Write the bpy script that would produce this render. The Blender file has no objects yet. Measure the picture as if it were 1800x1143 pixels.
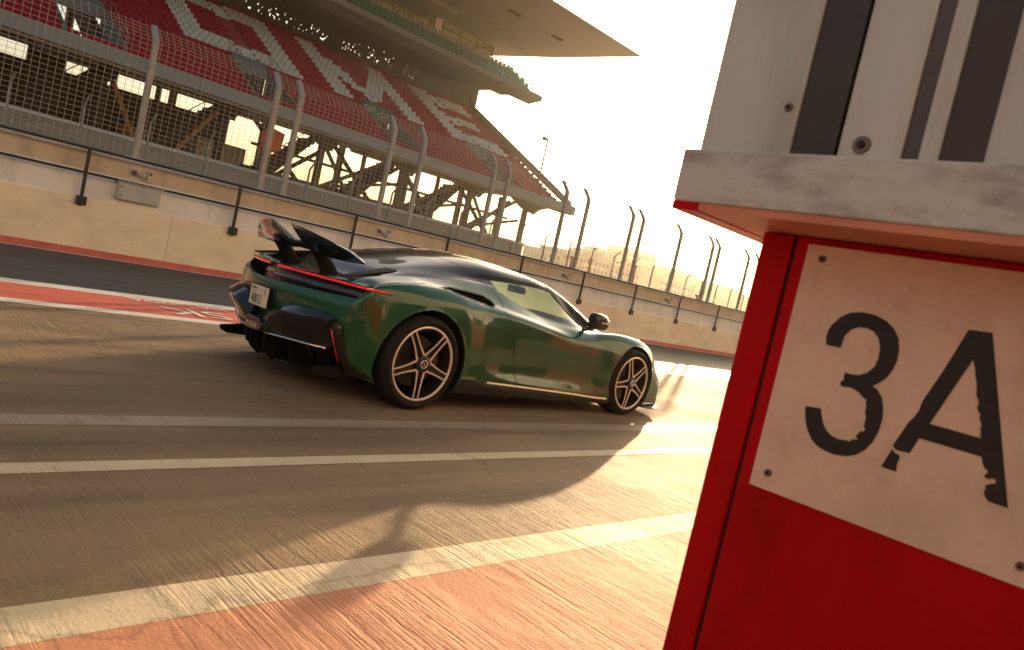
import bpy, bmesh, math, random
import numpy as np
from mathutils import Vector, Matrix
random.seed(7)
R = math.radians
scene = bpy.context.scene
col = scene.collection

# ------------------------------------------------------------------ camera
F_PX, ROLL, PITCH, AZ, CAM_H = 1332.673, R(12.6498), R(-3.8497), R(45.9488), 1.14827
fw = Vector((math.sin(AZ)*math.cos(PITCH), math.cos(AZ)*math.cos(PITCH), math.sin(PITCH)))
rt = Vector((math.cos(AZ), -math.sin(AZ), 0))
up = rt.cross(fw)
ix = math.cos(ROLL)*rt + math.sin(ROLL)*up
iy = math.sin(ROLL)*rt - math.cos(ROLL)*up
cam_d = bpy.data.cameras.new('camera')
cam = bpy.data.objects.new('camera', cam_d)
col.objects.link(cam)
M = Matrix.Identity(4)
for r in range(3):
    M[r][0], M[r][1], M[r][2] = ix[r], -iy[r], -fw[r]
M[2][3] = CAM_H
cam.matrix_world = M
cam_d.sensor_width = 36.0
cam_d.lens = F_PX/1800*36
cam_d.clip_start = 0.05
cam_d.clip_end = 6000
cam_d.dof.use_dof = True
cam_d.dof.focus_distance = 6.0
cam_d.dof.aperture_fstop = 5.0
scene.camera = cam

# ------------------------------------------------------------------ light
SUN_AZ, SUN_EL = R(60.2), R(11.4)
world = bpy.data.worlds.new('World')
scene.world = world
world.use_nodes = True
wn = world.node_tree.nodes
wl = world.node_tree.links
wn.clear()
sky = wn.new('ShaderNodeTexSky')
sky.sky_type = 'NISHITA'
sky.sun_disc = False
sky.sun_elevation = SUN_EL
sky.sun_rotation = SUN_AZ
sky.air_density = 1.0
sky.dust_density = 6.0
sky.ozone_density = 1.0
bg = wn.new('ShaderNodeBackground')
bg.inputs['Strength'].default_value = 0.13
wo = wn.new('ShaderNodeOutputWorld')
wl.new(sky.outputs[0], bg.inputs[0])
wl.new(bg.outputs[0], wo.inputs[0])
sun_d = bpy.data.lights.new('sun', 'SUN')
sun_d.energy = 5.0
sun_d.angle = R(0.6)
sun_d.color = (1.0, 0.68, 0.37)
sun = bpy.data.objects.new('sun', sun_d)
col.objects.link(sun)
sdir = Vector((math.sin(SUN_AZ)*math.cos(SUN_EL), math.cos(SUN_AZ)*math.cos(SUN_EL), math.sin(SUN_EL)))
sun.rotation_euler = sdir.to_track_quat('Z', 'Y').to_euler()
sun.location = sdir*60
vs = scene.view_settings
vs.view_transform = 'Standard'
vs.look = 'None'
vs.exposure = 0.95
vs.gamma = 1.0
scene.cycles.use_denoising = True
scene.cycles.max_bounces = 8
scene.cycles.transparent_max_bounces = 16
scene.cycles.sample_clamp_indirect = 6.0

# ------------------------------------------------------------------ materials
def nodes_of(name):
    m = bpy.data.materials.new(name)
    m.use_nodes = True
    nt = m.node_tree
    return m, nt, nt.nodes['Principled BSDF']

def srgb(r, g, b):
    f = lambda c: ((c/255+.055)/1.055)**2.4 if c > 10 else c/255/12.92
    return (f(r), f(g), f(b))

def mat(name, c, rough=.6, metal=0., var=.15, scale=4., stretch=(1, 1, 1), bump=0., bscale=80., coat=0., coatr=.03,
        spec=.5, emit=None, estr=1., dirt=None, dirts=1.5, dirtamt=.5, rvar=0., objspace=False):
    m, nt, b = nodes_of(name)
    N, L = nt.nodes, nt.links
    b.inputs['Roughness'].default_value = rough
    b.inputs['Metallic'].default_value = metal
    b.inputs['Specular IOR Level'].default_value = spec
    b.inputs['Coat Weight'].default_value = coat
    b.inputs['Coat Roughness'].default_value = coatr
    if objspace:
        tc = N.new('ShaderNodeTexCoord'); src = tc.outputs['Object']
    else:
        g = N.new('ShaderNodeNewGeometry'); src = g.outputs['Position']
    mp = N.new('ShaderNodeMapping')
    mp.inputs['Scale'].default_value = stretch
    L.new(src, mp.inputs['Vector'])
    last = None
    if var > 0:
        n = N.new('ShaderNodeTexNoise')
        n.inputs['Scale'].default_value = scale
        n.inputs['Detail'].default_value = 6
        n.inputs['Roughness'].default_value = .62
        L.new(mp.outputs[0], n.inputs['Vector'])
        cr = N.new('ShaderNodeValToRGB')
        cr.color_ramp.elements[0].position = .25
        cr.color_ramp.elements[1].position = .75
        cr.color_ramp.elements[0].color = tuple(max(0, x*(1-var)) for x in c)+(1,)
        cr.color_ramp.elements[1].color = tuple(min(1, x*(1+var)) for x in c)+(1,)
        L.new(n.outputs[0], cr.inputs[0])
        last = cr.outputs[0]
        if rvar:
            mr = N.new('ShaderNodeMapRange')
            mr.inputs['To Min'].default_value = max(0, rough-rvar)
            mr.inputs['To Max'].default_value = rough+rvar
            L.new(n.outputs[0], mr.inputs[0]); L.new(mr.outputs[0], b.inputs['Roughness'])
    if dirt is not None:
        n2 = N.new('ShaderNodeTexNoise')
        n2.inputs['Scale'].default_value = dirts
        n2.inputs['Detail'].default_value = 9
        n2.inputs['Roughness'].default_value = .7
        L.new(mp.outputs[0], n2.inputs['Vector'])
        cr2 = N.new('ShaderNodeValToRGB')
        cr2.color_ramp.elements[0].position = .48
        cr2.color_ramp.elements[1].position = .72
        cr2.color_ramp.elements[0].color = (0, 0, 0, 1)
        cr2.color_ramp.elements[1].color = (dirtamt,)*3+(1,)
        L.new(n2.outputs[0], cr2.inputs[0])
        mx = N.new('ShaderNodeMixRGB')
        L.new(cr2.outputs[0], mx.inputs[0])
        if last: L.new(last, mx.inputs[1])
        else: mx.inputs[1].default_value = c+(1,)
        mx.inputs[2].default_value = dirt+(1,)
        last = mx.outputs[0]
    if last: L.new(last, b.inputs['Base Color'])
    else: b.inputs['Base Color'].default_value = c+(1,)
    if bump:
        n3 = N.new('ShaderNodeTexNoise')
        n3.inputs['Scale'].default_value = bscale
        n3.inputs['Detail'].default_value = 5
        L.new(mp.outputs[0], n3.inputs['Vector'])
        bp = N.new('ShaderNodeBump')
        bp.inputs['Strength'].default_value = bump
        bp.inputs['Distance'].default_value = .01
        L.new(n3.outputs[0], bp.inputs['Height'])
        L.new(bp.outputs[0], b.inputs['Normal'])
    if emit:
        b.inputs['Emission Color'].default_value = emit+(1,)
        b.inputs['Emission Strength'].default_value = estr
    return m

def mat_glass(name, tint, rough=0., ior=1.45, gl=1.0, dust=0.):
    m = bpy.data.materials.new(name); m.use_nodes = True
    nt = m.node_tree; N, L = nt.nodes, nt.links
    N.clear()
    o = N.new('ShaderNodeOutputMaterial')
    t = N.new('ShaderNodeBsdfTransparent'); t.inputs[0].default_value = tint+(1,)
    g = N.new('ShaderNodeBsdfGlossy'); g.inputs['Roughness'].default_value = rough
    g.inputs[0].default_value = (gl, gl, gl, 1)
    fr = N.new('ShaderNodeFresnel')
    gm = N.new('ShaderNodeNewGeometry')
    mr_ = N.new('ShaderNodeMapRange'); mr_.inputs['To Min'].default_value = ior; mr_.inputs['To Max'].default_value = 1/ior
    L.new(gm.outputs['Backfacing'], mr_.inputs[0]); L.new(mr_.outputs[0], fr.inputs[0])
    mx = N.new('ShaderNodeMixShader')
    src = t.outputs[0]
    if dust:
        tr = N.new('ShaderNodeBsdfTranslucent'); tr.inputs[0].default_value = (.58, .78, .60, 1)
        md = N.new('ShaderNodeMixShader'); md.inputs[0].default_value = dust
        L.new(t.outputs[0], md.inputs[1]); L.new(tr.outputs[0], md.inputs[2]); src = md.outputs[0]
    L.new(fr.outputs[0], mx.inputs[0]); L.new(src, mx.inputs[1]); L.new(g.outputs[0], mx.inputs[2])
    L.new(mx.outputs[0], o.inputs[0])
    return m

def mat_ground(name, c1, c2, rough, groove=.5, rubber=None, rubamt=.5, gx=64., spec=.115, wear=None, wearamt=.6, gdist=.012, fine=.5):
    """pavement: broom/tine grooves running across the lane (world Y), blotches, lengthwise rubber streaks"""
    m, nt, b = nodes_of(name)
    N, L = nt.nodes, nt.links
    g = N.new('ShaderNodeNewGeometry')
    def noise(sc, s, det=6, rg=.6):
        mp = N.new('ShaderNodeMapping'); mp.inputs['Scale'].default_value = sc
        L.new(g.outputs['Position'], mp.inputs['Vector'])
        n = N.new('ShaderNodeTexNoise'); n.inputs['Scale'].default_value = s
        n.inputs['Detail'].default_value = det; n.inputs['Roughness'].default_value = rg
        L.new(mp.outputs[0], n.inputs['Vector'])
        return n.outputs[0]
    def ramp(src, a, bb, ca=(0, 0, 0), cb=(1, 1, 1)):
        cr = N.new('ShaderNodeValToRGB')
        cr.color_ramp.elements[0].position = a; cr.color_ramp.elements[1].position = bb
        cr.color_ramp.elements[0].color = ca+(1,); cr.color_ramp.elements[1].color = cb+(1,)
        L.new(src, cr.inputs[0]); return cr.outputs[0]
    def mix(f, a, bcol):
        mx = N.new('ShaderNodeMixRGB')
        if isinstance(f, float): mx.inputs[0].default_value = f
        else: L.new(f, mx.inputs[0])
        if isinstance(a, tuple): mx.inputs[1].default_value = a+(1,)
        else: L.new(a, mx.inputs[1])
        if isinstance(bcol, tuple): mx.inputs[2].default_value = bcol+(1,)
        else: L.new(bcol, mx.inputs[2])
        return mx.outputs[0]
    blot = noise((1, 1, 1), .9, 8, .65)
    c = ramp(blot, .3, .7, c1, c2)
    streak = noise((gx, 2.4, 1), 1.0, 4, .6)
    sm = ramp(streak, .28, .52)
    c = mix(ramp(streak, .30, .45, (.22,)*3, (0,)*3), c, tuple(x*.62 for x in c1))
    grit = noise((1, 1, 1), 160., 2, .6)
    c = mix(ramp(grit, .35, .8, (0,)*3, (.35,)*3), c, tuple(min(1, x*1.5) for x in c2))
    spk = noise((1, 1, 1), 26., 5, .7)
    c = mix(ramp(spk, .56, .72, (0,)*3, (.4,)*3), c, tuple(x*.55 for x in c1))
    # hairline cracks
    vo = N.new('ShaderNodeTexVoronoi'); vo.feature = 'DISTANCE_TO_EDGE'; vo.inputs['Scale'].default_value = .31
    wob = N.new('ShaderNodeMixRGB'); wob.blend_type = 'ADD'; wob.inputs[0].default_value = .35
    L.new(g.outputs['Position'], wob.inputs[1])
    nw = N.new('ShaderNodeTexNoise'); nw.inputs['Scale'].default_value = 3.; nw.inputs['Detail'].default_value = 6
    L.new(g.outputs['Position'], nw.inputs['Vector']); L.new(nw.outputs['Color'], wob.inputs[2])
    L.new(wob.outputs[0], vo.inputs['Vector'])
    c = mix(ramp(vo.outputs['Distance'], .001, .0045, (.34,)*3, (0,)*3), c, (.06, .045, .032))
    if rubber:
        rb = noise((.16, 1.7, 1), 1.3, 7, .6)
        c = mix(ramp(rb, .45, .74, (0,)*3, (rubamt,)*3), c, rubber)
    if wear:
        wr = noise((3.2, .9, 1), 3.0, 9, .75)
        c = mix(ramp(wr, .55, .68, (0,)*3, (wearamt,)*3), c, wear)
    L.new(c, b.inputs['Base Color'])
    rr = N.new('ShaderNodeMapRange')
    rr.inputs['To Min'].default_value = rough-.10; rr.inputs['To Max'].default_value = rough+.12
    L.new(blot, rr.inputs[0]); L.new(rr.outputs[0], b.inputs['Roughness'])
    b.inputs['Specular IOR Level'].default_value = spec
    big = noise((gx*.30, 1.5, 1), 1.0, 4, .6)
    mask = ramp(noise((1.1, .6, 1), 1.3, 4, .6), .40, .64, (.04,)*3, (1,)*3)
    ma = N.new('ShaderNodeMath'); ma.operation = 'MULTIPLY'
    L.new(sm, ma.inputs[0]); L.new(mask, ma.inputs[1])
    mb_ = N.new('ShaderNodeMath'); mb_.operation = 'ADD'
    mc_ = N.new('ShaderNodeMath'); mc_.operation = 'MULTIPLY'; L.new(ramp(big, .3, .46), mc_.inputs[0]); L.new(mask, mc_.inputs[1])
    L.new(ma.outputs[0], mb_.inputs[0]); L.new(mc_.outputs[0], mb_.inputs[1])
    bp = N.new('ShaderNodeBump'); bp.inputs['Strength'].default_value = groove; bp.inputs['Distance'].default_value = gdist
    L.new(mb_.outputs[0], bp.inputs['Height'])
    bp2 = N.new('ShaderNodeBump'); bp2.inputs['Strength'].default_value = fine; bp2.inputs['Distance'].default_value = .004
    L.new(noise((1, 1, 1), 70., 4, .6), bp2.inputs['Height'])
    L.new(bp.outputs[0], bp2.inputs['Normal'])
    L.new(bp2.outputs[0], b.inputs['Normal'])
    return m

MT = {}
MT['lane'] = mat_ground('lane_concrete', (.175, .125, .078), (.275, .200, .122), .70, .40, (.085, .066, .048), .8, fine=.8)
MT['asphalt'] = mat_ground('asphalt', (.060, .058, .050), (.10, .094, .080), .6, .06, (.035, .034, .032), .7, gdist=.003)
MT['line_white'] = mat_ground('line_white', (.44, .375, .26), (.58, .505, .36), .65, .5, (.3, .26, .2), .5, wear=(.25, .20, .14), wearamt=.6)
MT['line_faint'] = mat_ground('line_faint', (.27, .22, .16), (.36, .30, .22), .5, .5, (.14, .11, .085), .6, wear=(.2, .15, .1), wearamt=.8)
MT['line_red'] = mat_ground('line_red', (.40, .185, .11), (.52, .25, .155), .68, .42, (.25, .12, .08), .5, wear=(.28, .2, .14), wearamt=.3)
MT['strip_red'] = mat_ground('strip_red', (.48, .115, .08), (.60, .16, .115), .5, .15, (.26, .05, .04), .7)
MT['strip_white'] = mat_ground('strip_white', (.58, .55, .48), (.74, .70, .62), .5, .15, (.4, .37, .3), .5)
MT['sand'] = mat('sand_ground', (.34, .27, .18), .9, var=.3, scale=.03)
MT['wall_cream'] = mat('wall_cream', (.84, .70, .50), .7, var=.08, scale=1.3, bump=.12, bscale=40, dirt=(.36, .27, .18), dirts=1.1, dirtamt=.4, stretch=(1, 1, 1.6))
MT['wall_grey'] = mat('wall_grey', (.70, .66, .60), .7, var=.08, scale=2, bump=.15, bscale=40, dirt=(.28, .25, .2), dirts=2.2, dirtamt=.45, stretch=(1, 1, .5))
MT['wall_brown'] = mat('wall_brown', (.52, .42, .30), .75, var=.14, scale=3, bump=.2, bscale=40, dirt=(.22, .17, .12), dirts=2.5, dirtamt=.5, stretch=(1.5, 1, .35))
MT['wall_cap'] = mat('wall_cap', (.55, .52, .46), .8, var=.2, scale=5, bump=.3, bscale=60)
MT['wall_red'] = mat('wall_red', (.52, .12, .095), .6, var=.2, scale=4)
MT['black_metal'] = mat('black_metal', (.012, .012, .013), .42, var=.2, scale=20)
MT['galv'] = mat('galvanised', (.25, .235, .21), .5, .2, var=.15, scale=9)
MT['wire'] = mat('fence_wire', (.34, .29, .215), .5, .2, var=0)
MT['box_grey'] = mat('box_grey', (.42, .41, .38), .45, var=.08, scale=6, dirt=(.2, .17, .13), dirts=4, dirtamt=.4)
MT['plastic_dark'] = mat('plastic_dark', (.05, .05, .055), .5, var=.2)
MT['seat_red'] = mat('seat_red', (.36, .002, .024), .5, var=.3, scale=2.2, spec=.12)
MT['seat_white'] = mat('seat_white', (.66, .64, .56), .5, var=.1, scale=.6)
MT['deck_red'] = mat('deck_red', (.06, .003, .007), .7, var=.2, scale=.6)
MT['aisle_red'] = mat('aisle_red', (.34, .012, .028), .7, var=.15, scale=.8)
MT['stand_conc'] = mat('stand_concrete', (.29, .245, .18), .8, var=.12, scale=.6, dirt=(.22, .18, .13), dirts=.4, dirtamt=.4)
MT['stand_fascia'] = mat('stand_fascia', (.27, .265, .235), .75, var=.06, scale=.5, dirt=(.3, .27, .22), dirts=.7, dirtamt=.35, stretch=(2, 1, .4))
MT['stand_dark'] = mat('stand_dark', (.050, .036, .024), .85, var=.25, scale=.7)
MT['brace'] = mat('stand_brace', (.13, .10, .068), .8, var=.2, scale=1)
MT['slat'] = mat('slat_timber', (.12, .088, .056), .8, var=.25, scale=1.5)
MT['vom_grey'] = mat('vomitory_grey', (.16, .18, .185), .7, var=.12, scale=1)
MT['rust'] = mat('rust_steel', (.42, .17, .05), .7, var=.3, scale=2)
MT['sign_green'] = mat('sign_green', (.008, .16, .085), .5, var=.05)
MT['roof_under'] = mat('roof_underside', (.42, .35, .265), .7, var=.06, scale=.3, stretch=(.4, 2.5, 1))
MT['roof_edge'] = mat('roof_edge', (.40, .34, .26), .6, var=.1)
MT['balcony_glass'] = mat_glass('balcony_glass', (.58, .84, .75), .02)
MT['box_glass'] = mat_glass('box_glass', (.72, .72, .5), .02)
MT['white_seat2'] = mat('balcony_seat', (.45, .42, .36), .5, var=.1)
# booth
MT['booth_red'] = mat('pillar_red', (.42, .0004, .0022), .45, spec=.12, var=.16, scale=2.2, bump=.06, bscale=120, rvar=.12, dirt=(.10, .004, .005), dirts=5, dirtamt=.45, stretch=(1, 1, .45))
MT['booth_metal'] = mat('cabinet_metal', (.46, .495, .505), .5, .05, var=.10, scale=3, stretch=(1, 2.2, .35), rvar=.12, dirt=(.20, .17, .14), dirts=2.2, dirtamt=.5)
MT['booth_ledge'] = mat('ledge_metal', (.50, .52, .52), .5, .05, var=.07, scale=6, stretch=(1, 3.5, 9), dirt=(.13, .09, .075), dirts=1.3, dirtamt=.75, rvar=.1, bump=.05, bscale=60)
MT['booth_dark'] = mat('cabinet_dark', (.045, .035, .03), .5, var=.12, scale=4)
MT['booth_dark2'] = mat('cabinet_dark_strip', (.075, .068, .07), .5, var=.12, scale=4)
MT['booth_under_glow'] = mat('ledge_underside', (.55, .22, .13), .6, var=.2, scale=6)  # orange sun glow and red bounce painted into the underside colour
MT['plate_sign'] = mat('sign_plate', (.72, .56, .435), .5, 0., var=.07, scale=6, dirt=(.40, .28, .21), dirts=5, dirtamt=.5, bump=.08, bscale=90)
MT['sign_black'] = mat('sign_black', (.010, .009, .009), .55, var=.3, scale=10)
MT['bolt'] = mat('bolt_metal', (.22, .15, .11), .4, .8, var=.2, scale=60)
# car
MT['paint'] = mat('car_paint_green', (.003, .060, .023), .45, 0, var=0, coat=1.0, coatr=.012, spec=.15)
MT['carbon'] = mat('car_gloss_black', (.007, .0065, .006), .25, 0, var=0, spec=.3, coat=1.0, coatr=.02)
MT['trim'] = mat('car_trim_black', (.006, .0055, .005), .5, var=0, spec=.07)
MT['satin'] = mat('car_satin_black', (.006, .006, .006), .6, var=0, spec=.2)
MT['roofblk'] = mat('car_roof_black', (.006, .0062, .0075), .16, 0, var=0, spec=.12, coat=.45, coatr=.01)
MT['wingdark'] = mat('car_wing_green', (.003, .022, .017), .2, .1, var=0, coat=1.0, coatr=.02)
MT['copper'] = mat('car_champagne', (.80, .66, .54), .34, .6, var=0)
MT['alu'] = mat('car_aluminium', (.68, .66, .63), .25, 1, var=0)
MT['tyre'] = mat('tyre_rubber', (.011, .010, .009), .8, spec=.25, var=.25, scale=30, bump=.2, bscale=200)
MT['rimblack'] = mat('rim_black', (.008, .007, .0065), .4, 0, var=0, coat=.3)
MT['disc'] = mat('brake_disc', (.10, .085, .075), .4, .7, var=.1, scale=30)
MT['carglass'] = mat_glass('car_side_glass', (.80, .88, .66), 0, dust=.06)
MT['windscreen'] = mat_glass('car_windscreen', (.74, .82, .62), 0, dust=.15)
MT['taillight'] = mat('tail_light', (.5, .004, .01), .15, var=0, coat=1., emit=(1., .01, .02), estr=.24)
MT['reflector'] = mat('rear_reflector', (.45, .004, .01), .15, var=0, coat=1., emit=(1., .01, .02), estr=.02)  # unlit reflector; its red shine is painted in as faint emission
MT['led'] = mat('rear_led', (.45, .36, .26), .3, .3, var=0)
MT['plate'] = mat('number_plate', (.70, .62, .5), .4, var=.03, scale=20)
MT['mirrorglass'] = mat('mirror_glass', (.10, .10, .10), .05, .6, var=0)
MT['interior'] = mat('car_interior', (.06, .05, .042), .7, var=.1, scale=8)
MT['interior2'] = mat('car_interior_tan', (.16, .13, .10), .7, var=.1, scale=8)
# far
MT['bld'] = mat('far_building', (.55, .46, .33), .8, var=.08, scale=.1)
MT['bld_pink'] = mat('far_building_pink', (.50, .22, .15), .8, var=.1, scale=.1)
MT['bld_win'] = mat('far_window', (.10, .085, .06), .3, var=.1)
MT['hill'] = mat('hill', (.20, .165, .085), .95, var=.4, scale=.06)
MT['orange'] = mat('orange_paint', (.62, .12, .03), .6, var=.1)
MT['garage'] = mat('garage_wall', (.80, .75, .65), .7, var=.1, scale=1)
MT['shutter'] = mat('garage_shutter', (.50, .46, .40), .6, 0., var=.1)

# ------------------------------------------------------------------ builders
class MB:
    def __init__(self): self.v, self.f = [], []
    def add(self, vs, fs):
        o = len(self.v); self.v += [tuple(p) for p in vs]; self.f += [tuple(i+o for i in f) for f in fs]; return self
    def box(self, x0, x1, y0, y1, z0, z1):
        return self.add([(x0, y0, z0), (x1, y0, z0), (x1, y1, z0), (x0, y1, z0), (x0, y0, z1), (x1, y0, z1), (x1, y1, z1), (x0, y1, z1)],
                        [(0, 3, 2, 1), (4, 5, 6, 7), (0, 1, 5, 4), (1, 2, 6, 5), (2, 3, 7, 6), (3, 0, 4, 7)])
    def quadprism(self, p, q):
        """two matching loops p,q"""
        n = len(p)
        fs = [tuple(range(n-1, -1, -1)), tuple(range(n, 2*n))]
        fs += [(i, (i+1) % n, n+(i+1) % n, n+i) for i in range(n)]
        return self.add(list(p)+list(q), fs)
    def bar(self, a, b, w, h=None, upv=(0, 0, 1)):
        a, b = Vector(a), Vector(b); h = h or w
        d = (b-a).normalized(); u = Vector(upv)
        if abs(d.dot(u)) > .98: u = Vector((0, 1, 0))
        s = d.cross(u).normalized(); t = s.cross(d).normalized()
        p = [a+s*x*w/2+t*y*h/2 for x, y in ((-1, -1), (1, -1), (1, 1), (-1, 1))]
        q = [b+s*x*w/2+t*y*h/2 for x, y in ((-1, -1), (1, -1), (1, 1), (-1, 1))]
        return self.quadprism(p, q)
    def tube(self, pts, r, n=8, caps=True):
        pts = [Vector(p) for p in pts]; rings = []
        for i, p in enumerate(pts):
            d = (pts[min(i+1, len(pts)-1)]-pts[max(i-1, 0)]).normalized()
            u = Vector((0, 0, 1)) if abs(d.z) < .9 else Vector((0, 1, 0))
            s = d.cross(u).normalized(); t = s.cross(d).normalized()
            rr = r[i] if isinstance(r, (list, tuple)) else r
            rings.append([p+(s*math.cos(2*math.pi*k/n)+t*math.sin(2*math.pi*k/n))*rr for k in range(n)])
        o = len(self.v)
        for rg in rings: self.v += [tuple(p) for p in rg]
        for i in range(len(rings)-1):
            for k in range(n):
                self.f.append((o+i*n+k, o+i*n+(k+1) % n, o+(i+1)*n+(k+1) % n, o+(i+1)*n+k))
        if caps:
            self.f.append(tuple(o+k for k in range(n-1, -1, -1)))
            self.f.append(tuple(o+(len(rings)-1)*n+k for k in range(n)))
        return self
    def grid(self, rows):
        o = len(self.v); n = len(rows[0])
        for r_ in rows: self.v += [tuple(p) for p in r_]
        for i in range(len(rows)-1):
            for k in range(n-1):
                self.f.append((o+i*n+k, o+i*n+k+1, o+(i+1)*n+k+1, o+(i+1)*n+k))
        return self
    def lathe(self, prof, n=64, cx=0, cz=0, y0=0, sy=1):
        """profile of (radius, y) about an axis along Y"""
        o = len(self.v); m = len(prof)
        for k in range(n):
            a = 2*math.pi*k/n
            for r_, y in prof: self.v.append((cx+r_*math.sin(a), y0+sy*y, cz+r_*math.cos(a)))
        for k in range(n):
            for j in range(m-1):
                a, b = o+k*m+j, o+((k+1) % n)*m+j
                self.f.append((a, b, b+1, a+1))
        return self
    def build(self, name, m, parent=None, off=(0, 0, 0), smooth=False, recalc=True, bevel=0., autos=None):
        me = bpy.data.meshes.new(name)
        o3 = Vector(off)
        me.from_pydata([tuple(Vector(p)-o3) for p in self.v], [], self.f)
        if recalc:
            bm = bmesh.new(); bm.from_mesh(me)
            bmesh.ops.recalc_face_normals(bm, faces=bm.faces); bm.to_mesh(me); bm.free()
        if smooth or autos:
            for p in me.polygons: p.use_smooth = True
            if autos:
                bm = bmesh.new(); bm.from_mesh(me)
                for e in bm.edges:
                    if len(e.link_faces) == 2 and e.calc_face_angle(0) > R(autos): e.smooth = False
                bm.to_mesh(me); bm.free()
        me.materials.append(m)
        ob = bpy.data.objects.new(name, me); col.objects.link(ob)
        if parent: ob.parent = parent
        if bevel:
            bv = ob.modifiers.new('bevel', 'BEVEL'); bv.width = bevel; bv.segments = 2; bv.limit_method = 'ANGLE'
        return ob

def tag(o, label=None, cat=None, group=None, kind=None):
    if label: o['label'] = label
    if cat: o['category'] = cat
    if group: o['group'] = group
    if kind: o['kind'] = kind
    return o

def thing(name, label, cat, loc=(0, 0, 0), rz=0, group=None):
    o = bpy.data.objects.new(name, None); col.objects.link(o)
    o.empty_display_size = .2
    o.location = loc; o.rotation_euler = (0, 0, rz)
    return tag(o, label, cat, group)

def sheet(name, x0, x1, y0, y1, z, m, kind='structure', parent=None):
    o = MB().add([(x0, y0, z), (x1, y0, z), (x1, y1, z), (x0, y1, z)], [(0, 1, 2, 3)]).build(name, m, parent, recalc=False)
    if kind and not parent: tag(o, kind=kind)
    return o

def inst(ob, name, parent, loc, rot=None):
    c = bpy.data.objects.new(name, ob.data); col.objects.link(c)
    c.parent = parent; c.location = loc
    if rot: c.rotation_euler = rot
    return c

def text_mesh(name, body, size, m, parent, matrix, extrude=.001, align='CENTER', sx=1., shear=0.):
    cu = bpy.data.curves.new(name, 'FONT'); cu.body = body; cu.size = size
    cu.extrude = extrude; cu.align_x = align; cu.align_y = 'CENTER'; cu.shear = shear; cu.resolution_u = 3
    to = bpy.data.objects.new(name+'_tmp', cu); col.objects.link(to)
    me = bpy.data.meshes.new_from_object(to)
    bpy.data.objects.remove(to); bpy.data.curves.remove(cu)
    me.transform(Matrix.Diagonal((sx, 1, 1, 1)))
    me.transform(matrix)
    me.materials.clear(); me.materials.append(m); me.name = name
    o = bpy.data.objects.new(name, me); col.objects.link(o)
    if parent: o.parent = parent
    return o

# ------------------------------------------------------------------ ground
sheet('ground', -500, 1300, -500, 1300, -.03, MT['sand'])
sheet('pit_lane', -40, 130, -14, 8.8, 0, MT['lane'])
sheet('pit_fast_lane', -40, 130, 8.8, 14.2, -.002, MT['asphalt'])
sheet('race_track', -120, 400, 14.2, 33, -.015, MT['asphalt'])
Z1 = .0022
sheet('road_marking', -40, 130, 3.80, 3.97, Z1, MT['line_faint'])
sheet('road_marking', -40, 130, 3.165, 3.285, Z1, MT['line_white'])
sheet('road_marking', -40, 130, 1.955, 2.15, Z1, MT['line_white'])
sheet('road_marking', -40, 130, 1.05, 1.953, Z1, MT['line_red'])
sheet('road_marking', -40, 130, 7.50, 8.48, Z1, MT['strip_red'])
sheet('road_marking', -40, 130, 7.28, 7.498, Z1, MT['strip_white'])
sheet('road_marking', -40, 130, 8.482, 8.77, Z1, MT['strip_white'])
sheet('road_marking', -40, 130, 12.44, 12.575, Z1, MT['strip_white'])
# lettering painted on the red strip, read from the wall side
for body, size, x, y, sx in (('SK', .58, 3.42, 7.86, 1.15), ('MA LINDA', .22, 3.42, 8.33, 1.05)):
    Mx = Matrix.Translation((x, y, .009)) @ Matrix.Rotation(math.pi, 4, 'Z')
    o = text_mesh('road_marking', body, size, MT['strip_white'], None, Mx, .0008, sx=sx)
    tag(o, kind='structure')

# ------------------------------------------------------------------ pit wall
WX0, WX1 = -14, 95
pw = thing('pit_wall', 'long cream and grey concrete pit wall behind the car', 'wall', (10, 12.9, 0))
off = (10, 12.9, 0)
def wallprism(name, prof, m):
    a = [(WX0, y, z) for y, z in prof]; b = [(WX1, y, z) for y, z in prof]
    return MB().quadprism(a, b).build(name, m, pw, off)
# lower wall cast in lengths with open joints between them
x = WX0; k = 0
LW = 4.7
while x < WX1:
    MB().quadprism([(x, y, z) for y, z in ((12.58, .10), (12.58, .835), (12.60, .85), (12.66, .85), (12.66, .10))],
                   [(x+LW-.006, y, z) for y, z in ((12.58, .10), (12.58, .835), (12.60, .85), (12.66, .85), (12.66, .10))]).build('wall_panel', MT['wall_cream'], pw, off)
    MB().quadprism([(x+.6, y, z) for y, z in ((12.645, .84), (12.70, 1.255), (12.80, 1.255), (12.80, .84))],
                   [(x+.6+LW-.004, y, z) for y, z in ((12.645, .84), (12.70, 1.255), (12.80, 1.255), (12.80, .84))]).build('wall_panel', MT['wall_grey'], pw, off)
    x += LW
wallprism('wall_core', ((12.64, 0), (12.64, .82), (12.76, 1.24), (12.76, 1.50), (13.4, 1.50), (13.4, 0)), MT['stand_dark'])
wallprism('wall_base_stripe', ((12.572, 0), (12.572, .10), (12.65, .10), (12.65, 0)), MT['wall_red'])
wallprism('upper_band', ((12.735, 1.257), (12.735, 1.515), (12.9, 1.515), (12.9, 1.257)), MT['wall_brown'])
wallprism('wall_cap', ((12.70, 1.517), (12.70, 1.575), (13.0, 1.60), (13.44, 1.60), (13.44, 1.517)), MT['wall_cap'])

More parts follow.
